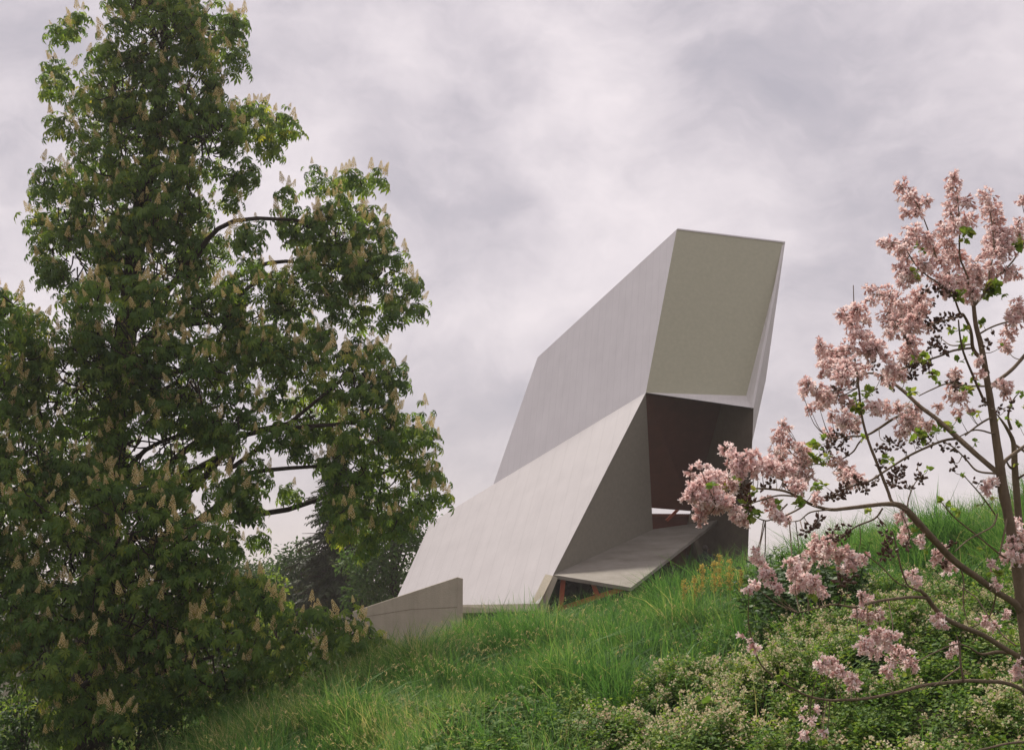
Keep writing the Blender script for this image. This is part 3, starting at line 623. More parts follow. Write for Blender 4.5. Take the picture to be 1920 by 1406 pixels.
# ---------------------------------------------------------------- the paulownia
YT = 8.0
proot_loc = P(1932, 1430, YT); proot_loc[2] = float(ground(proot_loc[0], proot_loc[1])) - .03
pau = empty('paulownia_tree', proot_loc, 'young tree with pink bell blossoms and bare brown limbs at the right', 'tree')
LIMB = []   # sampled points (xyz) to hang twigs on
def limb(pts, dy0=0.0, dy1=0.0, start=None, sides=8, name='limb', par=None, mat='bark2'):
    n = len(pts); L = np.cumsum([0] + [math.hypot(pts[i + 1][0] - pts[i][0], pts[i + 1][1] - pts[i][1]) for i in range(n - 1)]); L = L / L[-1]
    rpx = [p[2] if len(p) > 2 else None for p in pts]
    known = [(l, r_) for l, r_ in zip(L, rpx) if r_ is not None]; rr = np.interp(L, [k[0] for k in known], [k[1] for k in known])
    X = np.array([P(p[0], p[1], YT + dy0 + (dy1 - dy0) * l) for p, l in zip(pts, L)]); rm = rr / F * (YT + dy0) * .88
    LIMB.append((catmull(np.column_stack([X, rm]), 5))); return X, rm
def put(mb, X, rm, sides=8): tube(mb, X, rm, sides, .05, per=5)
mbt = MB()
X, r_ = limb([(1942, 1440, 20), (1937, 1330, 16), (1929, 1230, 14.5), (1919, 1150, 13.5), (1909, 1080, 11.5), (1893, 980, 10.5), (1881, 918, 11), (1874, 867, 9.5), (1861, 778, 8), (1851, 714, 7), (1840, 650, 6), (1830, 611, 5), (1825, 568, 4.2), (1824, 548, 3.8)])
X[0][2] = proot_loc[2]; put(mbt, X, r_, 12); mbt.build('trunk', M['bark2'], pau, True)
branches = [
 ([(1914, 1148, 9), (1903, 1131, 7.5), (1867, 1108, 7), (1829, 1080, 7), (1790, 1052, 7), (1752, 1013, 7), (1719, 977, 7), (1698, 954, 6.5), (1683, 946, 5.5), (1655, 945, 4), (1620, 949, 3.8), (1586, 953, 3.4), (1556, 955, 3.2), (1522, 946, 3), (1499, 933, 2.6), (1476, 922, 2.4), (1449, 917, 2), (1412, 916, 1.6), (1380, 920, 1.2)], 0, -1.3),
 ([(1700, 957, 3.5), (1674, 942, 3.5), (1664, 918, 3.5), (1645, 870, 3.3), (1628, 826, 3), (1616, 780, 2.6), (1610, 726, 2.2), (1602, 662, 1.8), (1602, 611, 1.4), (1600, 535, .9)], -.65, -.5),
 ([(1876, 895, 6), (1869, 885, 5.8), (1833, 854, 5.6), (1794, 819, 6), (1756, 785, 5), (1725, 762, 4.6), (1695, 734, 4), (1664, 711, 3.2), (1636, 700, 2.6), (1610, 702, 1.6)], 0, .9),
 ([(1740, 770, 3), (1720, 768, 3), (1679, 783, 3), (1648, 803, 2.8), (1623, 816, 2.4), (1584, 819, 1.8), (1560, 826, 1.2)], .55, .9),
 ([(1623, 816, 1.8), (1610, 831, 1.8), (1597, 849, 1.7), (1564, 866, 1.5), (1520, 871, 1.1)], .8, .9),
 ([(1796, 822, 2.8), (1769, 826, 2.7), (1730, 842, 2.5), (1700, 857, 2.4), (1664, 880, 2.3), (1628, 903, 2.1), (1597, 911, 1.8), (1565, 925, 1.4)], .4, -.3),
 ([(1872, 888, 2.6), (1833, 883, 2.2), (1812, 862, 1.8), (1792, 842, 1.5), (1770, 828, 1.2)], 0, .3),
 ([(1852, 700, 5), (1841, 675, 4.6), (1825, 655, 4.2), (1820, 619, 3.4), (1807, 591, 2.8), (1800, 587, 2.4), (1790, 560, 2), (1780, 530, 1.5)], 0, -.4),
 ([(1826, 652, 2.6), (1789, 657, 2.4), (1761, 668, 2.2), (1730, 678, 2), (1692, 691, 1.5), (1660, 700, 1)], -.1, -.5),
 ([(1823, 645, 1.8), (1805, 647, 1.8), (1782, 647, 1.4), (1765, 635, 1)], -.1, .3),
 ([(1857, 728, 4), (1864, 719, 4), (1894, 696, 4), (1920, 668, 4), (1960, 620, 3.5)], 0, .2),
 ([(1853, 724, 2.4), (1830, 724, 2.2), (1807, 723, 2), (1777, 719, 1.7), (1748, 730, 1.5), (1723, 742, 1.2)], 0, .5),
 ([(1849, 756, 3), (1843, 747, 2.9), (1825, 706, 2.7), (1807, 662, 2.4), (1800, 630, 2), (1797, 600, 1.6)], 0, -.3),
 ([(1862, 783, 2.4), (1850, 787, 2.2), (1830, 800, 2), (1810, 816, 1.6)], 0, -.3),
 ([(1868, 813, 2.4), (1858, 812, 2), (1840, 807, 1.8), (1823, 807, 1.6), (1800, 818, 1.2)], 0, -.3),
 ([(1833, 628, 2.2), (1858, 614, 2), (1884, 605, 2), (1920, 598, 1.8), (1950, 590, 1.5)], 0, .3),
 ([(1880, 873, 4.4), (1884, 865, 4.2), (1899, 852, 4), (1920, 837, 3.6), (1950, 815, 3)], 0, .3),
 ([(1922, 1245, 7), (1905, 1228, 6), (1880, 1213, 5.6), (1842, 1190, 5.5), (1803, 1174, 5), (1772, 1159, 5), (1752, 1139, 4.6), (1737, 1118, 4.2), (1724, 1105, 3)], 0, -.8),
 ([(1735, 1120, 3.4), (1710, 1119, 3.2), (1688, 1121, 3), (1650, 1126, 2.8), (1621, 1133, 3.4), (1603, 1138, 2.6), (1586, 1136, 2), (1560, 1133, 1.8), (1520, 1143, 1.3), (1495, 1148, .9)], -.75, -1.4),
 ([(1724, 1108, 2.4), (1703, 1098, 2), (1695, 1080, 2), (1688, 1059, 1.9), (1680, 1021, 1.7), (1673, 995, 1.3)], -.8, -.9),
 ([(1915, 1232, 3.8), (1903, 1225, 3.6), (1870, 1222, 3.4), (1840, 1226, 2.6), (1815, 1212, 1.8), (1790, 1208, 1.6), (1750, 1224, 1.3), (1715, 1243, 1)], .1, -.5),
 ([(1935, 1330, 5), (1920, 1296, 4.4), (1885, 1280, 4), (1849, 1277, 3.8), (1812, 1276, 3.6), (1770, 1280, 3.4), (1728, 1285, 3.2), (1697, 1294, 3), (1666, 1301, 2.9), (1624, 1309, 2.7), (1578, 1312, 2.4), (1551, 1312, 2.2), (1514, 1304, 2), (1472, 1282, 1.7), (1452, 1269, 1.6), (1429, 1248, 1.4), (1418, 1227, 1.2), (1410, 1198, .9)], 0, -1.5),
 ([(1807, 1277, 2.6), (1804, 1260, 2.5), (1801, 1244, 2.4), (1799, 1209, 2), (1793, 1190, 1.2)], -.4, -.4),
 ([(1800, 1250, 1.8), (1775, 1268, 1.4), (1752, 1285, 1)], -.4, -.8),
 ([(1945, 1400, 3), (1920, 1391, 2.6), (1885, 1394, 2.4), (1857, 1401, 2.2), (1828, 1408, 2), (1790, 1425, 1.6)], -.6, -1.2),
 ([(1890, 965, 2), (1875, 1037, 1.8)], 0, -.2),
 ([(1866, 965, 1.6), (1842, 931, 1.4), (1806, 890, 1)], 0, -.3),
 ([(1895, 1052, 2.2), (1875, 1039, 2), (1831, 1003, 1.8), (1790, 970, 1.5), (1765, 941, 1.1)], 0, -.5),
 ([(1870, 964, 1.8), (1862, 985, 1.7), (1837, 1000, 1.5), (1815, 1012, 1.3), (1790, 1034, 1)], 0, -.5),
 ([(1824, 560, 3.4), (1822, 545, 2.8), (1812, 514, 2.2), (1800, 482, 2), (1799, 440, 1.7), (1798, 402, 1.3), (1793, 350, .8)], 0, -.2),
 ([(1812, 545, 2), (1785, 520, 1.8), (1757, 484, 1.6), (1746, 448, 1.4), (1727, 398, 1.2), (1714, 375, 1), (1698, 352, .7)], 0, -.4),
 ([(1826, 568, 3), (1834, 545, 2.7), (1853, 541, 2.4), (1855, 509, 2), (1864, 468, 1.7), (1859, 414, 1.3), (1855, 368, .8)], 0, .3),
 ([(1828, 572, 3), (1853, 541, 3), (1871, 518, 2.6), (1898, 491, 2), (1920, 455, 1.6), (1940, 420, 1)], 0, .5),
 ([(1790, 560, 2), (1765, 535, 1.8), (1737, 516, 1.6), (1714, 493, 1.4), (1691, 459, 1.2), (1657, 455, .8)], -.3, -.6),
 ([(1806, 592, 2), (1775, 600, 1.8), (1742, 606, 1.6), (1715, 585, 1.3), (1680, 560, 1), (1640, 552, .7)], -.3, .5),
 ([(1476, 945, 1.8), (1447, 973, 1.6), (1428, 974, 1.4), (1408, 962, 1)], -1.2, -1.4),
 ([(1510, 942, 2), (1504, 950, 2), (1476, 965, 1.8), (1447, 975, 1.6)], -1.1, -1.2),
 ([(1490, 930, 2), (1458, 929, 1.9), (1419, 940, 1.6), (1374, 956, 1.3), (1345, 945, 1)], -1.1, -1.6),
 ([(1560, 955, 2), (1520, 960, 1.6), (1500, 975, 1.3), (1480, 978, 1)], -1, -.7),
 ([(1655, 953, 2), (1640, 972, 2), (1607, 986, 1.8), (1580, 1002, 1.5), (1560, 1000, 1.2)], -.7, -.5),
 ([(1612, 984, 1), (1613, 1020, .8), (1605, 1040, .6)], -.6, -.6),
 ([(1700, 956, 1.6), (1705, 930, 1.5), (1716, 905, 1.2), (1730, 890, .8)], -.6, -.5),
 ([(1700, 1020, 1.2), (1705, 1000, 1.2), (1690, 960, 1)], -.6, -.7),
 ([(1905, 1210, 2), (1880, 1190, 1.6), (1850, 1150, 1.6), (1830, 1120, 1.5), (1800, 1100, 1.2), (1770, 1085, 1)], .1, .6),
 ([(1868, 1110, 1.6), (1860, 1145, 1.6), (1845, 1165, 1.4), (1810, 1180, 1)], .0, .3),
 ([(1800, 1060, 1.6), (1807, 1090, 1.4), (1806, 1130, 1.3), (1815, 1170, 1)], -.3, -.3),
 ([(1700, 1100, 1.5), (1680, 1090, 1.4), (1650, 1060, 1.3), (1625, 1040, 1)], -.8, -1),
]
for b in branches:
    X, r_ = limb(b[0], b[1], b[2]); m_ = MB(); put(m_, X, r_, 8); m_.build('limb', M['bark2'], pau, True)
ALL = np.vstack(LIMB)
def nearest(q):   # nearest limb point as seen, giving the cluster its depth
    ux, uy = proj(ALL[:, :3]); j = int(np.argmin((ux - q[0]) ** 2 + (uy - q[1]) ** 2)); return ALL[j, :3]
# bell flower template: tube + 5 flared lobes, hanging from a calyx; axis +Z is the way the bell opens
def bell():
    mb = MB(); n = 5; rings = [(.0, .005), (.013, .010), (.036, .0135)]; V = []
    for z, r in rings: V += [[r * math.cos(2 * math.pi * k / n), r * math.sin(2 * math.pi * k / n), z] for k in range(n)]
    for k in range(n):
        for da, rr_, zz_ in ((-.36, .0235, .043), (0, .0275, .047), (.36, .0235, .043)):
            a = 2 * math.pi * (k + .5) / n + da; V.append([rr_ * math.cos(a), rr_ * math.sin(a), zz_])
    Q = [[i * n + k, i * n + (k + 1) % n, (i + 1) * n + (k + 1) % n, (i + 1) * n + k] for i in range(2) for k in range(n)]
    T = [t for k in range(n) for t in ([2 * n + k, 3 * n + 3 * k + 1, 3 * n + 3 * k], [2 * n + k, 2 * n + (k + 1) % n, 3 * n + 3 * k + 1], [2 * n + (k + 1) % n, 3 * n + 3 * k + 2, 3 * n + 3 * k + 1])]
    mb.add(V, Q, T, [-.1] * 5 + [-.25] * 5 + [.0] * 5 + [.2] * 15); return mb.tmpl()
def calyx():
    mb = MB(); V = [[.009 * math.cos(k * 1.5708), .009 * math.sin(k * 1.5708), .006] for k in range(4)] + [[0, 0, -.006]]
    mb.add(V, None, [[k, (k + 1) % 4, 4] for k in range(4)]); return mb.tmpl()
BELL, CALYX = bell(), calyx()
def pod():
    mb = MB(); V = [[0, 0, 0]]
    for z, r in ((.006, .008), (.016, .0115), (.026, .007)): V += [[r * math.cos(k * 1.047), r * math.sin(k * 1.047), z] for k in range(6)]
    V.append([0, 0, .038]); Q = [[1 + i * 6 + k, 1 + i * 6 + (k + 1) % 6, 7 + i * 6 + (k + 1) % 6, 7 + i * 6 + k] for i in range(2) for k in range(6)]
    T = [[0, 1 + (k + 1) % 6, 1 + k] for k in range(6)] + [[13 + k, 13 + (k + 1) % 6, 19] for k in range(6)]
    mb.add(V, Q, T); return mb.tmpl()
POD = pod()
CLU = [(1690, 352, 11), (1703, 370, 13), (1718, 385, 11), (1738, 378, 9), (1698, 400, 9), (1720, 402, 9), (1789, 335, 11), (1787, 352, 10), (1790, 375, 12), (1812, 381, 11), (1778, 385, 7), (1783, 404, 11),
 (1850, 370, 13), (1858, 392, 15), (1866, 415, 16), (1874, 440, 18), (1864, 460, 18), (1878, 472, 18), (1885, 450, 15), (1845, 475, 11), (1655, 457, 9), (1672, 460, 11), (1690, 470, 12), (1700, 485, 10), (1712, 440, 15), (1735, 450, 15),
 (1700, 450, 10), (1768, 432, 13), (1790, 425, 13), (1815, 415, 14), (1750, 470, 16), (1775, 455, 16), (1790, 480, 18), (1765, 490, 14), (1730, 495, 14), (1692, 510, 14), (1705, 520, 15), (1690, 530, 10), (1740, 505, 10),
 (1765, 530, 15), (1785, 525, 20), (1810, 530, 20), (1830, 520, 17), (1822, 548, 16), (1780, 548, 13), (1830, 500, 14), (1860, 505, 14), (1885, 508, 15), (1908, 512, 10), (1915, 375, 9), (1905, 430, 12), (1915, 452, 13), (1912, 415, 8),
 (1630, 543, 9), (1648, 550, 12), (1668, 555, 14), (1685, 568, 12), (1635, 568, 9), (1665, 590, 16), (1690, 590, 16), (1725, 562, 17), (1710, 580, 16), (1730, 580, 12), (1680, 610, 18), (1705, 615, 18), (1720, 600, 14), (1665, 625, 9), (1740, 612, 9),
 (1905, 578, 14), (1900, 600, 13), (1892, 625, 12), (1884, 648, 11), (1912, 590, 12), (1585, 592, 12), (1605, 585, 14), (1620, 600, 11), (1575, 590, 7), (1598, 612, 12), (1610, 628, 12), (1630, 640, 12), (1645, 655, 13), (1625, 660, 14), (1660, 665, 8),
 (1537, 650, 11), (1550, 665, 13), (1570, 670, 14), (1590, 655, 13), (1545, 685, 11), (1568, 690, 15), (1590, 685, 15), (1580, 705, 15), (1608, 702, 13), (1620, 690, 10), (1540, 700, 6), (1700, 655, 12), (1712, 640, 12), (1695, 672, 12), (1715, 665, 10), (1670, 688, 13), (1670, 710, 13), (1685, 700, 13), (1655, 705, 10),
 (1515, 725, 12), (1535, 735, 14), (1550, 750, 12), (1505, 737, 8), (1535, 760, 10), (1520, 768, 8), (1570, 740, 12), (1590, 760, 10), (1560, 780, 10), (1585, 785, 14), (1605, 790, 11), (1640, 765, 12), (1660, 768, 13), (1685, 765, 13), (1700, 790, 17), (1720, 800, 17), (1740, 795, 11), (1715, 770, 12), (1690, 810, 12), (1575, 800, 13), (1555, 815, 11), (1600, 805, 11),
 (1790, 720, 13), (1797, 745, 12), (1780, 745, 8), (1790, 700, 9), (1760, 765, 7), (1818, 770, 7), (1800, 775, 9), (1838, 700, 8), (1836, 680, 9), (1880, 725, 12), (1885, 740, 8), (1505, 845, 12), (1508, 862, 14), (1500, 880, 16), (1512, 895, 13),
 (1575, 875, 14), (1590, 890, 15), (1605, 900, 12), (1565, 860, 9), (1362, 845, 9), (1375, 855, 12), (1392, 868, 14), (1410, 858, 11), (1415, 878, 12), (1435, 868, 12), (1445, 878, 13), (1465, 860, 16), (1470, 880, 15), (1455, 845, 9), (1467, 795, 8), (1465, 808, 10), (1478, 800, 6), (1462, 825, 11), (1478, 830, 10), (1485, 880, 14), (1500, 845, 12), (1385, 885, 11), (1375, 882, 9),
 (1312, 873, 5), (1326, 876, 6), (1298, 888, 8), (1342, 888, 11), (1352, 900, 12), (1325, 900, 13), (1338, 912, 14), (1305, 915, 12), (1298, 930, 13), (1315, 935, 14), (1335, 935, 14), (1355, 920, 13), (1360, 940, 12), (1350, 955, 9), (1320, 955, 11), (1312, 972, 9), (1372, 905, 11), (1385, 965, 10), (1395, 972, 10), (1375, 950, 8),
 (1490, 905, 12), (1500, 915, 10), (1440, 940, 9), (1448, 958, 9), (1460, 972, 8), (1478, 975, 7), (1530, 935, 10), (1558, 1010, 7), (1535, 1015, 11), (1550, 1028, 13), (1525, 1035, 12), (1540, 1045, 12), (1485, 1058, 11), (1500, 1048, 10), (1490, 1072, 10), (1510, 1060, 9),
 (1418, 1035, 7), (1420, 1050, 8), (1432, 1065, 9), (1438, 1080, 9), (1415, 1098, 9), (1405, 1105, 6), (1450, 1095, 9), (1458, 1103, 7), (1505, 1090, 12), (1525, 1095, 13), (1490, 1103, 8), (1540, 1108, 8), (1575, 1040, 12), (1592, 1035, 11), (1600, 1055, 12), (1585, 1065, 9), (1620, 1045, 9), (1615, 1122, 8), (1628, 1125, 8), (1610, 1150, 9), (1630, 1155, 10), (1645, 1148, 9), (1712, 1078, 9), (1716, 1090, 7),
 (1755, 1040, 9), (1768, 1055, 11), (1778, 1068, 9), (1770, 1025, 8), (1698, 1010, 9), (1725, 1015, 8), (1690, 970, 8), (1700, 990, 8), (1902, 985, 11), (1908, 1005, 13), (1900, 1022, 12), (1885, 1045, 9), (1905, 1045, 12), (1860, 1060, 7), (1850, 915, 9), (1860, 905, 8),
 (1757, 1155, 9), (1765, 1170, 8), (1845, 1165, 9), (1860, 1172, 8), (1640, 1190, 12), (1655, 1195, 12), (1672, 1190, 9), (1622, 1212, 12), (1640, 1218, 12), (1665, 1210, 10), (1685, 1222, 12), (1700, 1235, 12), (1708, 1248, 9), (1665, 1258, 9), (1672, 1240, 8),
 (1540, 1245, 10), (1555, 1245, 10), (1568, 1255, 10), (1580, 1262, 8), (1600, 1272, 9), (1598, 1285, 7), (1785, 1222, 8), (1795, 1210, 6), (1905, 1260, 10), (1910, 1245, 7), (1885, 1150, 7), (1870, 1095, 7),
 (1410, 1197, 4), (1391, 1193, 3), (1414, 1214, 5), (1509, 1328, 3), (1527, 1330, 4), (1522, 1350, 4), (1507, 1345, 3), (1513, 1380, 6), (1500, 1378, 5), (1545, 1372, 5)]
POD_ = [(1700, 640, 5), (1782, 553, 8), (1760, 545, 9), (1745, 565, 7), (1735, 590, 8), (1770, 600, 11), (1752, 612, 10), (1790, 595, 8), (1735, 545, 6), (1760, 640, 9), (1770, 655, 9), (1745, 650, 8), (1715, 680, 11), (1730, 685, 11), (1742, 690, 8), (1705, 698, 10), (1712, 705, 7), (1636, 685, 9), (1790, 715, 10), (1797, 728, 7), (1600, 720, 8), (1572, 725, 6), (1640, 730, 4), (1675, 724, 5), (1570, 815, 9), (1580, 828, 10), (1558, 835, 9), (1550, 845, 8), (1585, 850, 7), (1600, 800, 8),
 (1680, 890, 11), (1675, 905, 10), (1690, 880, 9), (1668, 830, 9), (1690, 835, 8), (1720, 830, 8), (1745, 825, 7), (1770, 838, 6), (1790, 838, 7), (1660, 850, 7), (1645, 840, 6), (1790, 868, 6), (1783, 878, 5), (1655, 873, 7), (1850, 650, 5), (1865, 628, 4), (1855, 640, 5), (1700, 850, 5), (1810, 855, 4), (1725, 900, 8), (1730, 890, 5), (1705, 915, 5), (1590, 912, 9), (1610, 905, 10), (1580, 920, 8), (1625, 915, 8), (1640, 900, 7), (1560, 932, 9), (1575, 925, 8),
 (1385, 920, 10), (1400, 930, 11), (1395, 912, 8), (1405, 945, 8), (1430, 915, 5), (1445, 905, 5), (1455, 895, 5), (1467, 905, 5), (1487, 918, 6), (1505, 918, 5), (1475, 885, 5), (1523, 985, 8), (1512, 995, 8), (1535, 975, 7), (1565, 990, 6), (1560, 1005, 7), (1590, 985, 5), (1590, 1005, 6), (1575, 1012, 5), (1655, 985, 4), (1660, 1000, 5), (1672, 1008, 5), (1665, 1025, 8), (1672, 1040, 7), (1655, 1040, 6), (1700, 1025, 7), (1580, 1080, 7), (1590, 1090, 7), (1600, 1075, 6), (1575, 1090, 6), (1520, 1105, 5),
 (1835, 905, 5), (1825, 902, 3), (1860, 910, 5), (1770, 1058, 6), (1785, 1020, 6), (1895, 760, 5), (1885, 768, 4), (1815, 725, 6), (1845, 757, 6), (1870, 765, 5), (1812, 742, 5), (1700, 905, 4), (1720, 875, 4)]
LEAF_ = [(1814, 436, 9), (1808, 452, 7), (1730, 470, 7), (1720, 462, 4), (1714, 510, 7), (1720, 525, 7), (1798, 557, 9), (1806, 545, 6), (1855, 545, 11), (1868, 538, 9), (1880, 552, 6), (1907, 460, 9), (1912, 445, 5), (1800, 518, 4), (1812, 619, 8), (1843, 608, 7), (1785, 618, 6), (1807, 644, 8), (1728, 670, 8), (1715, 675, 5), (1738, 674, 6), (1797, 678, 5), (1822, 668, 4), (1825, 713, 7), (1830, 725, 5), (1751, 703, 8), (1758, 715, 6), (1695, 715, 5), (1815, 733, 8), (1805, 727, 5), (1869, 793, 6), (1835, 775, 5), (1822, 780, 4), (1910, 795, 7), (1828, 829, 4),
 (1628, 735, 8), (1620, 745, 5), (1710, 735, 8), (1700, 730, 4), (1603, 763, 8), (1614, 765, 9), (1702, 760, 4), (1620, 821, 6), (1720, 812, 8), (1735, 822, 9), (1710, 825, 7), (1770, 800, 10), (1755, 810, 8), (1785, 812, 6), (1543, 821, 6), (1528, 858, 8), (1540, 865, 7), (1550, 858, 6), (1660, 860, 7), (1672, 865, 6), (1800, 785, 7), (1818, 778, 4), (1337, 911, 6), (1358, 920, 5), (1415, 922, 7), (1392, 945, 8), (1402, 955, 9), (1425, 962, 7), (1412, 968, 6), (1497, 945, 8), (1505, 935, 5), (1530, 912, 8), (1545, 910, 7), (1526, 835, 8), (1535, 843, 5), (1542, 822, 5), (1601, 765, 7), (1530, 862, 8), (1520, 868, 6), (1378, 901, 6), (1460, 945, 6),
 (1765, 941, 5), (1776, 950, 5), (1788, 958, 5), (1800, 965, 4), (1715, 998, 7), (1735, 1030, 6), (1630, 1140, 6), (1640, 1143, 5), (1835, 1030, 5), (1472, 1262, 5), (1463, 1266, 4), (1900, 1060, 6), (1870, 1075, 7), (1850, 1080, 5), (1803, 895, 4), (1865, 935, 4), (1835, 945, 3), (1600, 745, 4), (1880, 650, 4), (1516, 1120, 5), (1525, 1115, 4), (1630, 960, 4), (1625, 955, 3), (1895, 1190, 6), (1850, 1260, 7), (1700, 1262, 6), (1690, 1195, 5), (1740, 880, 4), (1668, 730, 3), (1548, 1395, 5), (1535, 1385, 4)]
tw = MB(); BN = []
def place_centre(x, y, amp=.12):
    b = nearest((x, y)); c = P(x, y, b[1] + rng.normal(0, amp)); L = np.linalg.norm(c - b)
    if L > .03:
        mid = (b + c) / 2 + np.array([rng.normal(0, .06 * L), rng.normal(0, .06 * L), -.10 * L]); r0 = min(.0045, .002 + .006 * L)
        tube(tw, [b, mid, c], [r0, r0 * .8, r0 * .5], 4, per=3)
    return c
def orient(c, pts, down=.55):
    d = pts - c; d /= np.linalg.norm(d, axis=1)[:, None] + 1e-6
    d = d + rng.normal(0, .35, d.shape) + np.array([0, -.05, -down]); return d
clus = []
for x, y, r in CLU:
    c = place_centre(x, y); rm = r / F * c[1]; n = max(1, int(r * r / 4.0)); u = rng.normal(0, 1, (n, 3)); u /= np.linalg.norm(u, axis=1)[:, None]
    p = c + u * (rng.random(n) ** .7 * rm)[:, None] * 1.5 * (0 if n == 1 else 1)
    clus.append((n, c, p))
clus.sort(key=lambda t: -t[0])
def petals(c, p, mb, mc):
    n = len(p); fr = frame(orient(c, p), rng.uniform(0, 6.28, n)) * rng.uniform(.44, .76, n)[:, None, None]
    st = p - np.einsum('nij,j->ni', fr, np.array([0, 0, .02]))
    mb.inst(BELL, fr, st, np.clip(rng.normal(.5, .27, n), .05, .95)); mc.inst(CALYX, fr, st, rng.uniform(0, 1, n))
    for q in st[:: 2]: tube(tw, [c, (c + q) / 2 + [0, 0, .005], q], [.0018, .0015, .0012], 3, per=1)
restp, restc = MB(), MB()
for i, (n, c, p) in enumerate(clus):
    if i < 100:
        mb, mc = MB(), MB(); petals(c, p, mb, mc); o = mb.build('blossom_cluster', M['petal'], pau)
        k_ = mc.mesh('calyx', M['calyx']); oc = bpy.data.objects.new('calyx', k_); scn.collection.objects.link(oc); oc.parent = o
    else: petals(c, p, restp, restc)
tag(restp.build('small_blossoms', M['petal'], pau), kind='stuff'); tag(restc.build('calyces', M['calyx'], pau), kind='stuff')
mb = MB()
for x, y, r in POD_:
    c = place_centre(x, y); rm = r / F * c[1] * 1.15; n = max(2, int(r * r / 5)); u = rng.normal(0, 1, (n, 3)); u /= np.linalg.norm(u, axis=1)[:, None]
    p = c + u * (rng.random(n) ** .5 * rm)[:, None]; fr = frame(u + np.array([0, 0, .4]), rng.uniform(0, 6.28, n)) * rng.uniform(.6, 1.0, n)[:, None, None]
    mb.inst(POD, fr, p, rng.uniform(0, 1, n))
    for q in p: tube(tw, [c - [0, 0, rm * .5], (c + q) / 2, q], [.002, .0015, .0012], 3, per=1)
tag(mb.build('seed_pods', M['pod'], pau), kind='stuff')
def heartleaf(mb, b, d, up, L, r):
    d = nrm(d); s_ = nrm(np.cross(d, up)); n_ = np.cross(s_, d); W = L * .42
    V = [b, b + d * L * .22 - s_ * W + n_ * L * .06, b + d * L * .6 - s_ * W * .85 + n_ * L * .05, b + d * L - n_ * L * .15, b + d * L * .6 + s_ * W * .85 + n_ * L * .05, b + d * L * .22 + s_ * W + n_ * L * .06, b + d * L * .45 - n_ * L * .04]
    mb.add(V, None, [[0, 6, 1], [1, 6, 2], [2, 6, 3], [3, 6, 4], [4, 6, 5], [5, 6, 0]], r)
mb = MB()
for x, y, r in LEAF_:
    c = place_centre(x, y, .08); c = c + nrm(CAM - c) * .10; rm = r / F * c[1]; n = max(3, int(r * r / 6))
    for k in range(n):
        d = nrm(rng.normal(0, 1, 3) + [0, -.2, .3]); b = c + d * rm * .3 * rng.random()
        heartleaf(mb, b, d, nrm(rng.normal(0, .6, 3) + [0, -.2, 1]), rng.uniform(.6, 1.1) * max(rm, .022) * 1.9, rng.uniform(0, 1))
mb.build('young_leaves', M['pleaf'], pau); tw.build('twigs', M['bark2'], pau)
# slender second stem behind it
s2 = P(1930, 1380, 9.6); s2[2] = float(ground(s2[0], s2[1])) - .03
stem = empty('young_tree', s2, 'slim bare young trunk just behind the pink blossom tree at right edge', 'tree')
def tp_(pts, Y0, Y1):
    n = len(pts); return [P(x, y, Y0 + (Y1 - Y0) * i / (n - 1)) for i, (x, y) in enumerate(pts)]
T_ = tp_([(1926, 1180), (1916, 1050), (1909, 960), (1903, 880), (1900, 830), (1886, 800), (1868, 775)], 9.6, 9.2)
mb = MB(); tube(mb, [s2] + T_, [.05, .034, .03, .027, .025, .018, .012, .004], 8, .05); mb.build('trunk', M['bark2'], stem, True)
for pts in ([(1904, 900), (1915, 893), (1935, 880)], [(1903, 880), (1893, 875), (1885, 860)], [(1900, 832), (1925, 850), (1950, 880)], [(1896, 805), (1890, 780), (1900, 750), (1912, 735)]):
    mb = MB(); tube(mb, tp_(pts, 9.45, 9.3), [.012, .009, .006, .003][:len(pts)], 6); mb.build('limb', M['bark2'], stem, True)
mb = MB()
for x, y in ((1912, 735), (1915, 740), (1890, 785), (1885, 862), (1905, 870), (1895, 760), (1918, 765)):
    c = P(x, y, 9.35)
    for k in range(3): heartleaf(mb, c, rng.normal(0, 1, 3), nrm(rng.normal(0, .5, 3) + [0, 0, 1]), .035, rng.random())
mb.build('young_leaves', M['pleaf'], stem)

# ---------------------------------------------------------------- hillside vegetation
def inpoly(px, py, poly):
    c = np.zeros(len(px), bool); n = len(poly)
    for i in range(n):
        x1, y1 = poly[i]; x2, y2 = poly[(i + 1) % n]
        if y1 == y2: continue
        t = ((y1 > py) != (y2 > py)) & (px < (x2 - x1) * (py - y1) / (y2 - y1) + x1); c ^= t
    return c
COVER = [(1060, 1440), (1120, 1385), (1260, 1345), (1310, 1290), (1420, 1240), (1560, 1205), (1640, 1165), (1700, 1130), (2000, 1115), (2600, 1110), (2600, 4000), (860, 4000)]
DRY = [(930, 1440), (985, 1392), (1080, 1380), (1150, 1362), (1130, 1400), (1060, 1440)]
HERB = [(790, 1440), (810, 1385), (960, 1365), (1010, 1375), (960, 1440)]
MIX = [(1290, 1190), (1420, 1150), (1600, 1130), (1640, 1165), (1420, 1240), (1310, 1290), (1260, 1345), (1180, 1340)]
def sample(n, x0, x1, y0, y1):
    # uniform over the wedge of ground the photograph could see, plus a margin at the sides
    y = np.sqrt(rng.uniform(y0 * y0, y1 * y1, n)); hw = .44 * y + 1.2; x = rng.uniform(-1, 1, n) * hw; s_ = (x > x0) & (x < x1); return x[s_], y[s_]
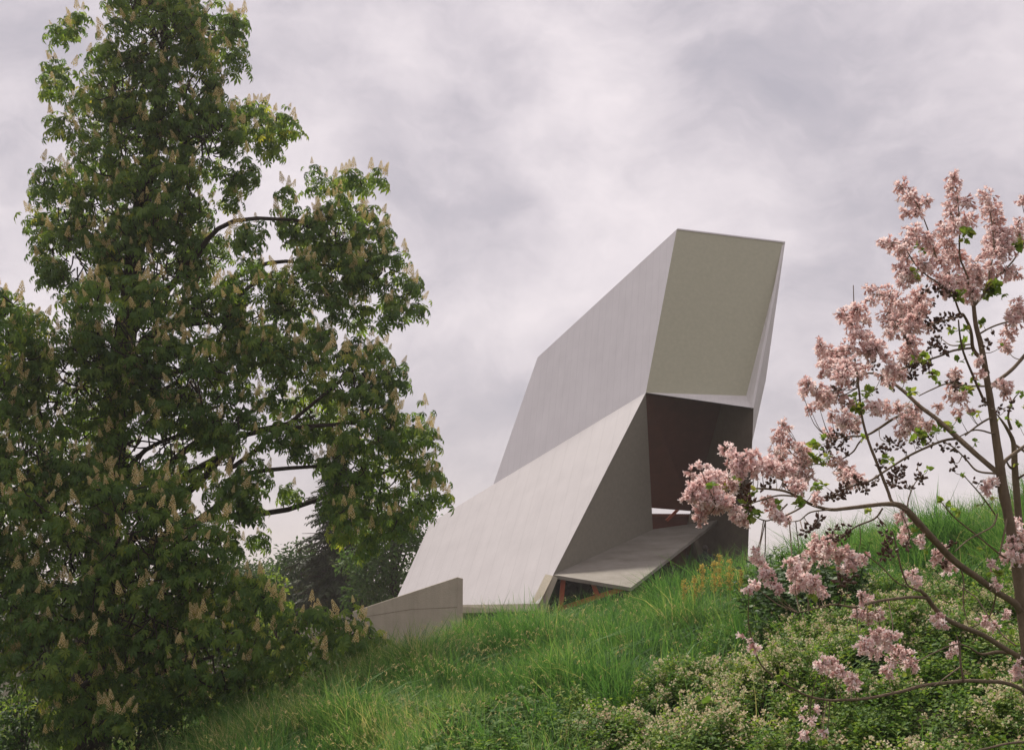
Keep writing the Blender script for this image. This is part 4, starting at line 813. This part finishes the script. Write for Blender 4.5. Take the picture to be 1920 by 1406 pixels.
def blade(mb, b, h, wd, lean, az, r, seg=3):
    d = np.array([math.cos(az), math.sin(az), 0]); s_ = np.array([-math.sin(az + .6), math.cos(az + .6), 0]); V = []
    for k in range(seg + 1):
        t = k / seg; c = b + d * lean * h * t ** 2.0 + np.array([0, 0, h * (t - .38 * min(lean, 1.3) * t * t)]); w_ = wd * (1 - t ** 1.6) * .5
        if k < seg: V += [c - s_ * w_, c + s_ * w_]
        else: V.append(c)
    Q = [[2 * k, 2 * k + 1, 2 * k + 3, 2 * k + 2] for k in range(seg - 1)]; T = [[2 * seg - 2, 2 * seg - 1, 2 * seg]]
    mb.add(V, Q, T, r)
def tuft(n, spread, h0, h1, wd, wind=.5):
    mb = MB()
    for _ in range(n):
        a = rng.uniform(0, 6.28); rr = spread * rng.random() ** .5; az = rng.normal(0, .9) if rng.random() < wind else rng.uniform(0, 6.28)
        blade(mb, np.array([rr * math.cos(a), rr * math.sin(a), -.03]), rng.uniform(h0, h1), wd * rng.uniform(.7, 1.2), rng.uniform(.12, 1.1), az, .45 + rng.uniform(-.38, .38) + (.35 if rng.random() < .07 else 0))
    return mb.tmpl()
TU = [tuft(14, .13, .34, .85, .0135) for _ in range(10)]
TU += [tuft(7, .16, .40, .95, .020, .3) for _ in range(3)]
def put_on(mb, TL, x, y, s_, tone, tilt=.08):
    n = len(x); z = ground(x, y); wch = rng.integers(0, len(TL), n)
    m_ = frame(np.column_stack([rng.normal(.04, tilt, n), rng.normal(0, tilt, n), np.ones(n)]), rng.normal(0, .5, n)) * s_[:, None, None]
    for k in range(len(TL)): q = wch == k; mb.inst(TL[k], m_[q], np.column_stack([x, y, z])[q], tone[q])
def patch(x, y, f=.55, ph=0): return np.sin(x * f * 2.1 + ph + 1.3 * np.sin(y * f + ph)) * np.sin(y * f * 1.7 + 2 * ph + x * f * .6)
x, y = sample(42000, -12, 14, 6.5, 21); z = ground(x, y); ux, uy = proj(np.column_stack([x, y, z]))
ux = ux + 45 * patch(x, y, 1.6, 3.) + rng.normal(0, 12, len(x)); uy = uy + 30 * patch(x, y, 2.1, 5.) + rng.normal(0, 8, len(x))
zc = inpoly(ux, uy, COVER); zd = inpoly(ux, uy, DRY); zh = inpoly(ux, uy, HERB); zm = inpoly(ux, uy, MIX)
shade = (ux < 420) & (y < 30)     # thin, poor grass below the chestnut
lowg = (uy > 1375) & (ux < 1060) & (ux > 780); u01 = rng.random(len(x)) + np.where(lowg, .45, 0); keep = np.where(zc, .03, np.where(zd, .10, np.where(zh, .22, np.where(zm, .55, np.where(shade, .8, 1.0))))) > u01
keep &= ~((patch(x, y, 1.2, 2.) < -.38) & (rng.random(len(x)) < .85))
hs = 1.02 + .38 * patch(x, y, .9) + .25 * patch(x, y, 2.1, 1.) ; hs = np.where(zm, hs * .7, np.where(zd, hs * .4, np.where(shade, hs * .85, hs))) * rng.uniform(.8, 1.2, len(x)); hs = np.where(ux < 1000, hs * .85, hs) * np.interp(y, [8, 10.5, 13, 18], [.55, .65, .95, 1.0]); hs = np.where((ux > 1020) & (ux < 1230) & (y > 15), hs * .78, hs)
tone = .16 * patch(x, y, .8, .5) - .05 + .18 * (patch(x, y, 2.9, 7.) > .6) + rng.normal(0, .07, len(x)) + np.where(zd, .38, 0) + np.where((ux > 1100) & (ux < 1400), -.08, 0) + np.where(ux < 900, .12, 0)
mb = MB(); put_on(mb, TU, x[keep], y[keep], hs[keep], tone[keep]); tag(mb.build('grass', M['grass']), 'long wind-blown green grass covering the hillside', 'grass', kind='stuff')
# flowering grass stems with pale seed heads
def seedstem():
    ms, mh = MB(), MB(); h = rng.uniform(.5, .78); lean = rng.uniform(.15, .5); az = rng.normal(.1, .5); d = np.array([math.cos(az), math.sin(az), 0])
    pts = [d * lean * h * t * t + np.array([0, 0, h * (t - .18 * t * t)]) for t in (0, .35, .7, 1)]; tube(ms, pts, [.0016, .0014, .0011, .0009], 3, r=.55, per=1)
    e = pts[-1]; dr = nrm(pts[-1] - pts[-2])
    for k in range(9):
        t = k / 8; c = e + (dr * (1 - t * .3) + d * t * .3 + [0, 0, -.55 * t * t]) * (.12 * t) 
        L = .026 * (1 - .5 * t); leaflet(mh, c, nrm(dr + rng.normal(0, .45, 3) + [0, 0, -.5 * t]), nrm(rng.normal(0, 1, 3)), L, .0085, .3, rng.uniform(.2, .8))
    return ms.tmpl(), mh.tmpl()
SS = [seedstem() for _ in range(6)]
x, y = sample(8500, -9, 9, 8, 19.5); z = ground(x, y); ux, uy = proj(np.column_stack([x, y, z]))
dens = np.clip(np.interp(ux, [400, 560, 900, 1150, 1350, 1900], [.5, 1, 1, .5, .18, .10]) * np.where(inpoly(ux, uy, COVER), .12, 1) * np.interp(y, [8, 11, 15, 19], [.2, .45, 1, 1]), 0, 1)
k_ = rng.random(len(x)) < dens; x, y, z = x[k_], y[k_], z[k_]; n = len(x); wch = rng.integers(0, 6, n)
m_ = frame(np.column_stack([rng.normal(.06, .12, n), rng.normal(0, .12, n), np.ones(n)]), rng.normal(0, .4, n)) * rng.uniform(.7, 1.08, n)[:, None, None]
m1, m2 = MB(), MB()
for k in range(6): q = wch == k; m1.inst(SS[k][0], m_[q], np.column_stack([x, y, z])[q], rng.normal(0, .1, q.sum())); m2.inst(SS[k][1], m_[q], np.column_stack([x, y, z])[q], rng.normal(0, .1, q.sum()))
tag(m1.build('grass_stems', M['grass']), 'thin flowering stems standing in the long grass', 'grass', kind='stuff')
tag(m2.build('grass_seed_heads', M['seed']), 'pale nodding grass seed heads along the crest of the hill', 'grass', kind='stuff')
# leafy weeds
def herb(n, h, sz):
    mb = MB()
    for s_ in range(3):
        a = rng.uniform(0, 6.28); o_ = np.array([math.cos(a), math.sin(a), 0]) * .05; tip = o_ * 3 * rng.random() + [0, 0, h * rng.uniform(.7, 1.1)]
        tube(mb, [o_, (o_ + tip) / 2, tip], [.003, .0025, .0015], 3, r=.3, per=1)
        for k in range(n):
            t = .25 + .75 * (k + .5) / n; c = o_ + (tip - o_) * t; az = k * 2.4 + a; d = np.array([math.cos(az), math.sin(az), rng.uniform(-.1, .6)])
            for j in (-.55, 0, .55):
                dd = np.array([math.cos(az + j), math.sin(az + j), d[2]]); leaflet(mb, c + d * .02, dd, (0, 0, 1), sz * rng.uniform(.7, 1.1), sz * .5, .4, .5 + rng.uniform(-.3, .35))
    return mb.tmpl()
HB = [herb(9, rng.uniform(.22, .42), .06) for _ in range(5)]
x, y = sample(16000, -9, 12, 6.5, 18.5); z = ground(x, y); ux, uy = proj(np.column_stack([x, y, z]))
zh = inpoly(ux, uy, HERB); zm = inpoly(ux, uy, MIX); zc = inpoly(ux, uy, COVER); zd = inpoly(ux, uy, DRY); lowz = (uy > 1375) & (ux < 1060) & (ux > 780)
pr_ = np.where(zh, .9, np.where(zm, .55, np.where(zc, .07, np.where(zd, .05, np.where(lowz, .6, .05)))))
k_ = rng.random(len(x)) < pr_; mb = MB(); n = k_.sum(); put_on(mb, HB, x[k_], y[k_], rng.uniform(.6, 1.1, n) * np.where(zm[k_], 1.0, np.where(lowz[k_], 1.15, .85)), rng.normal(0, .12, n), .15)
tag(mb.build('weeds', M['herb']), 'low leafy green weeds among the grass', 'weeds', kind='stuff')
# ground cover: twiggy mat, small leaves, cream-pink flower tufts
def covertwig():
    ml, mf = MB(), MB()
    for s_ in range(3):
        a = rng.uniform(0, 6.28); tip = np.array([math.cos(a) * .10, math.sin(a) * .10, rng.uniform(.12, .26)]); tube(ml, [(0, 0, -.04), tip * [.4, .4, .55], tip], [.003, .0025, .0015], 3, r=0, per=1)
        for k in range(14):
            t = .2 + .8 * (k + .5) / 14; c = tip * t; az = k * 1.57 + a; d = np.array([math.cos(az), math.sin(az), rng.uniform(0, .7)]); leaflet(ml, c, d, nrm(np.array([rng.normal(0, .3), rng.normal(0, .3), 1])), rng.uniform(.028, .050), .025, .3, .5 + rng.uniform(-.4, .4))
        for g in range(2):
            c0 = tip + rng.normal(0, .014, 3) + [0, 0, .008 - .03 * g]
            for k in range(9):
                d = nrm(rng.normal(0, 1, 3) + [0, 0, .7]); c = c0 + d * .012; leaflet(mf, c, d, nrm(rng.normal(0, 1, 3)), rng.uniform(.012, .020), .013, 0, rng.uniform(0, 1))
    return ml.tmpl(), mf.tmpl()
CV = [covertwig() for _ in range(6)]
x, y = sample(60000, -4, 14, 5.2, 15.5); z = ground(x, y); ux, uy = proj(np.column_stack([x, y, z])); k_ = inpoly(ux + 45 * patch(x, y, 1.6, 3.) + rng.normal(0, 25, len(x)), uy + 30 * patch(x, y, 2.1, 5.) + rng.normal(0, 14, len(x)), COVER) & (rng.random(len(x)) < .40)
x, y, z = x[k_], y[k_], z[k_]; hgt = .16 * patch(x, y, 1.3, .7) + .10 * patch(x, y, 2.9, 2.2); gap = (patch(x, y, 1.7, 4.) + .5 * patch(x, y, 4.1, 1.) < -.30)
q = ~gap | (rng.random(len(x)) < .10); x, y, z, hgt = x[q], y[q], z[q], hgt[q]; n = len(x); wch = rng.integers(0, 6, n); zz = z + np.clip(hgt + .10, -.02, .4) + rng.uniform(-.05, .04, n)
m_ = frame(np.column_stack([rng.normal(0, .3, n), rng.normal(0, .3, n), np.ones(n)]), rng.uniform(0, 6.28, n)) * rng.uniform(.8, 1.3, n)[:, None, None]
fl_ = rng.random(n) < .28 + .30 * patch(x, y, 1.3, 5.); m1, m2 = MB(), MB(); loc = np.column_stack([x, y, zz]); print('cover', n)
tn = rng.normal(0, .12, n) + .12 * patch(x, y, 1.5, 3)
for k in range(6): q = wch == k; m1.inst(CV[k][0], m_[q], loc[q], tn[q]); q = q & fl_; m2.inst(CV[k][1], m_[q], loc[q], tn[q])
tag(m1.build('ground_cover', M['cover']), 'dense mat of small-leaved ground cover on the lower right slope', 'ground cover', kind='stuff')
tag(m2.build('ground_cover_flowers', M['cflower']), 'tiny cream and pinkish flowers dotting the ground cover mat', 'flowers', kind='stuff')

# golden seed plumes standing against the stage wall
gD = 'golden weeds on the crest before the stage wall'
def dock(px, pyt, pyb, Y, lab, wpx=9):
    b = P(px, pyb, Y); b[2] = float(ground(b[0], b[1])) - .02; t = P(px + rng.uniform(-4, 4), pyt, Y); root = empty('tall_weed', b, lab, 'weed', gD)
    mb = MB(); tube(mb, [b, (b + t) / 2 + rng.normal(0, .015, 3), t], [.005, .004, .002], 5); mb.build('stem', M['dock'], root)
    mh = MB(); H_ = t[2] - b[2]; wm = wpx / F * Y
    for k in range(70):
        s_ = .60 + .40 * rng.random() ** 1.2; c = b + (t - b) * s_; a = rng.uniform(0, 6.28); rr = 1.9 * wm * (1.12 - s_) / .5 * rng.random() ** .7 * (.6 + .4 * math.sin(s_ * 60)); q = c + np.array([math.cos(a) * rr, math.sin(a) * rr, rr * .8])
        for j in range(3): leaflet(mh, q + rng.normal(0, .012, 3), nrm(rng.normal(0, 1, 3) + [0, 0, .5]), nrm(rng.normal(0, 1, 3)), .028, .017, .2, rng.uniform(0, 1))
        if k % 2 == 0: tube(mh, [c, q], [.0016, .001], 3, r=.3, per=1)
    mh.build('seed_plume', M['dock'], root)
for a in ((1316, 1060, 1150, 16.5, 'bushy golden weed plume below the standing person'), (1352, 1042, 1150, 16.5, 'tallest golden weed plume against the brown stage wall'), (1369, 1052, 1150, 16.3, 'golden weed plume second tallest, just right of the tallest one'),
          (1340, 1056, 1150, 16.4, 'short golden weed plume leaning against the tallest one from the left'), (1300, 1082, 1155, 16.2, 'reddish golden weed low in front of the stage wall, left of the bushy one'),
          (1284, 1088, 1155, 16.0, 'thin golden weed stalk leftmost of the plumes at the stage wall', 5), (1389, 1066, 1140, 16.4, 'thin golden weed rightmost of the plumes, by the stage wall corner', 4)): dock(*a)

# shrub of pointed leaves on the crest right of the pavilion, and large-leaved saplings
def bigherb(n, h, sz, nst=3, spread=.12):
    mb = MB()
    for s_ in range(nst):
        a = rng.uniform(0, 6.28); tip = np.array([math.cos(a) * spread, math.sin(a) * spread, h * rng.uniform(.75, 1.1)]); tube(mb, [(0, 0, 0), tip * [.4, .4, .55], tip], [.005, .004, .002], 4, r=.2, per=2)
        for k in range(n):
            t = .25 + .78 * k / n; c = tip * [t, t, t]; az = k * 2.4 + a; d = np.array([math.cos(az), math.sin(az), rng.uniform(-.2, .5)]); heartleaf(mb, c + d * .015, d, nrm(np.array([rng.normal(0, .3), rng.normal(0, .3), 1])), sz * rng.uniform(.7, 1.15) * (1.1 - .4 * t), .5 + rng.uniform(-.4, .4))
    return mb.tmpl()
def plant(name, label, spots, T_, mat, group=None, cat='shrub'):
    b0 = spots[0]; L0 = P(b0[0], b0[1], b0[2]); L0[2] = float(ground(L0[0], L0[1])); root = empty(name, L0, label, cat, group); mb = MB()
    for px, py, Y, s_ in spots:
        c = P(px, py, Y); c[2] = float(ground(c[0], c[1])) - .02; mb.inst(T_[rng.integers(0, len(T_))], frame(rng.normal(0, .12, (1, 3)) + [0, 0, 1], rng.uniform(0, 6, 1)) * s_, c[None], np.array([rng.normal(0, .08)]))
    mb.build('foliage', M[mat], root); return root
BH = [bigherb(16, .62, .085, 3, .16) for _ in range(4)]
plant('leafy_shrub', 'dark leafy shrub on the hill crest just right of the pavilion', [(1415 + 190 * rng.random(), 1120, 13.4 + 2.6 * rng.random(), rng.uniform(1.0, 1.6)) for _ in range(110)], BH, 'tree1')
plant('leafy_shrub', 'small pointed-leaf plant rising on the crest beside the pavilion corner', [(1462 + 40 * rng.random(), 1120, 15.8 + .6 * rng.random(), rng.uniform(1.2, 1.6)) for _ in range(9)], [bigherb(20, .66, .06, 3, .12) for _ in range(2)], 'herb')
BL = [bigherb(7, .42, .11, 2, .10) for _ in range(3)]
gS = 'broad-leaved seedlings in the ground cover'
plant('seedling', 'seedling with large green leaves in the ground cover at bottom centre-right', [(1440, 1360, 8.0, 1.05), (1425, 1350, 8.1, .9)], BL, 'herb', gS, 'plant')
plant('seedling', 'leafy seedling at the bottom edge below the drooping pink blossoms', [(1380, 1400, 7.6, 1.0)], BL, 'herb', gS, 'plant')
plant('seedling', 'clump of broad-leaved weed stems where grass meets the ground cover', [(1350, 1240, 10.5, 1.15), (1335, 1236, 10.7, 1.0), (1375, 1245, 10.4, 1.0), (1360, 1225, 10.9, 1.0)], BL, 'herb', gS, 'plant')
tree('leafy_shrub', 'leafy bush in the gap between the two lowest pink-blossom limbs on crest', (1850, 1080), 15.5, [(1850, 1040, 12), (1870, 1060, 12), (1830, 1065, 12)], 'herb', .01, 160, None, templ=[leafy_clump(18, .12, .06)])

# ---------------------------------------------------------------- thin warm air between the camera and the far things
mh, th, oh = mat_new('thin_air'); vol = th.nodes.new('ShaderNodeVolumePrincipled'); vol.inputs['Density'].default_value = .0009
vol.inputs['Color'].default_value = (.95, .90, .86, 1); vol.inputs['Anisotropy'].default_value = .3
th.links.new(vol.outputs[0], oh.inputs['Volume'])
mb = MB(); X0, X1, Y0_, Y1_, Z0, Z1 = -3100, 3100, -3100, 3100, -6, 40
mb.add([[x_, y_, z_] for z_ in (Z0, Z1) for x_, y_ in ((X0, Y0_), (X1, Y0_), (X1, Y1_), (X0, Y1_))], [[3, 2, 1, 0], [4, 5, 6, 7], [0, 1, 5, 4], [1, 2, 6, 5], [2, 3, 7, 6], [3, 0, 4, 7]])
tag(mb.build('haze', mh), 'thin pale haze in the air over the hill', 'haze', kind='stuff')
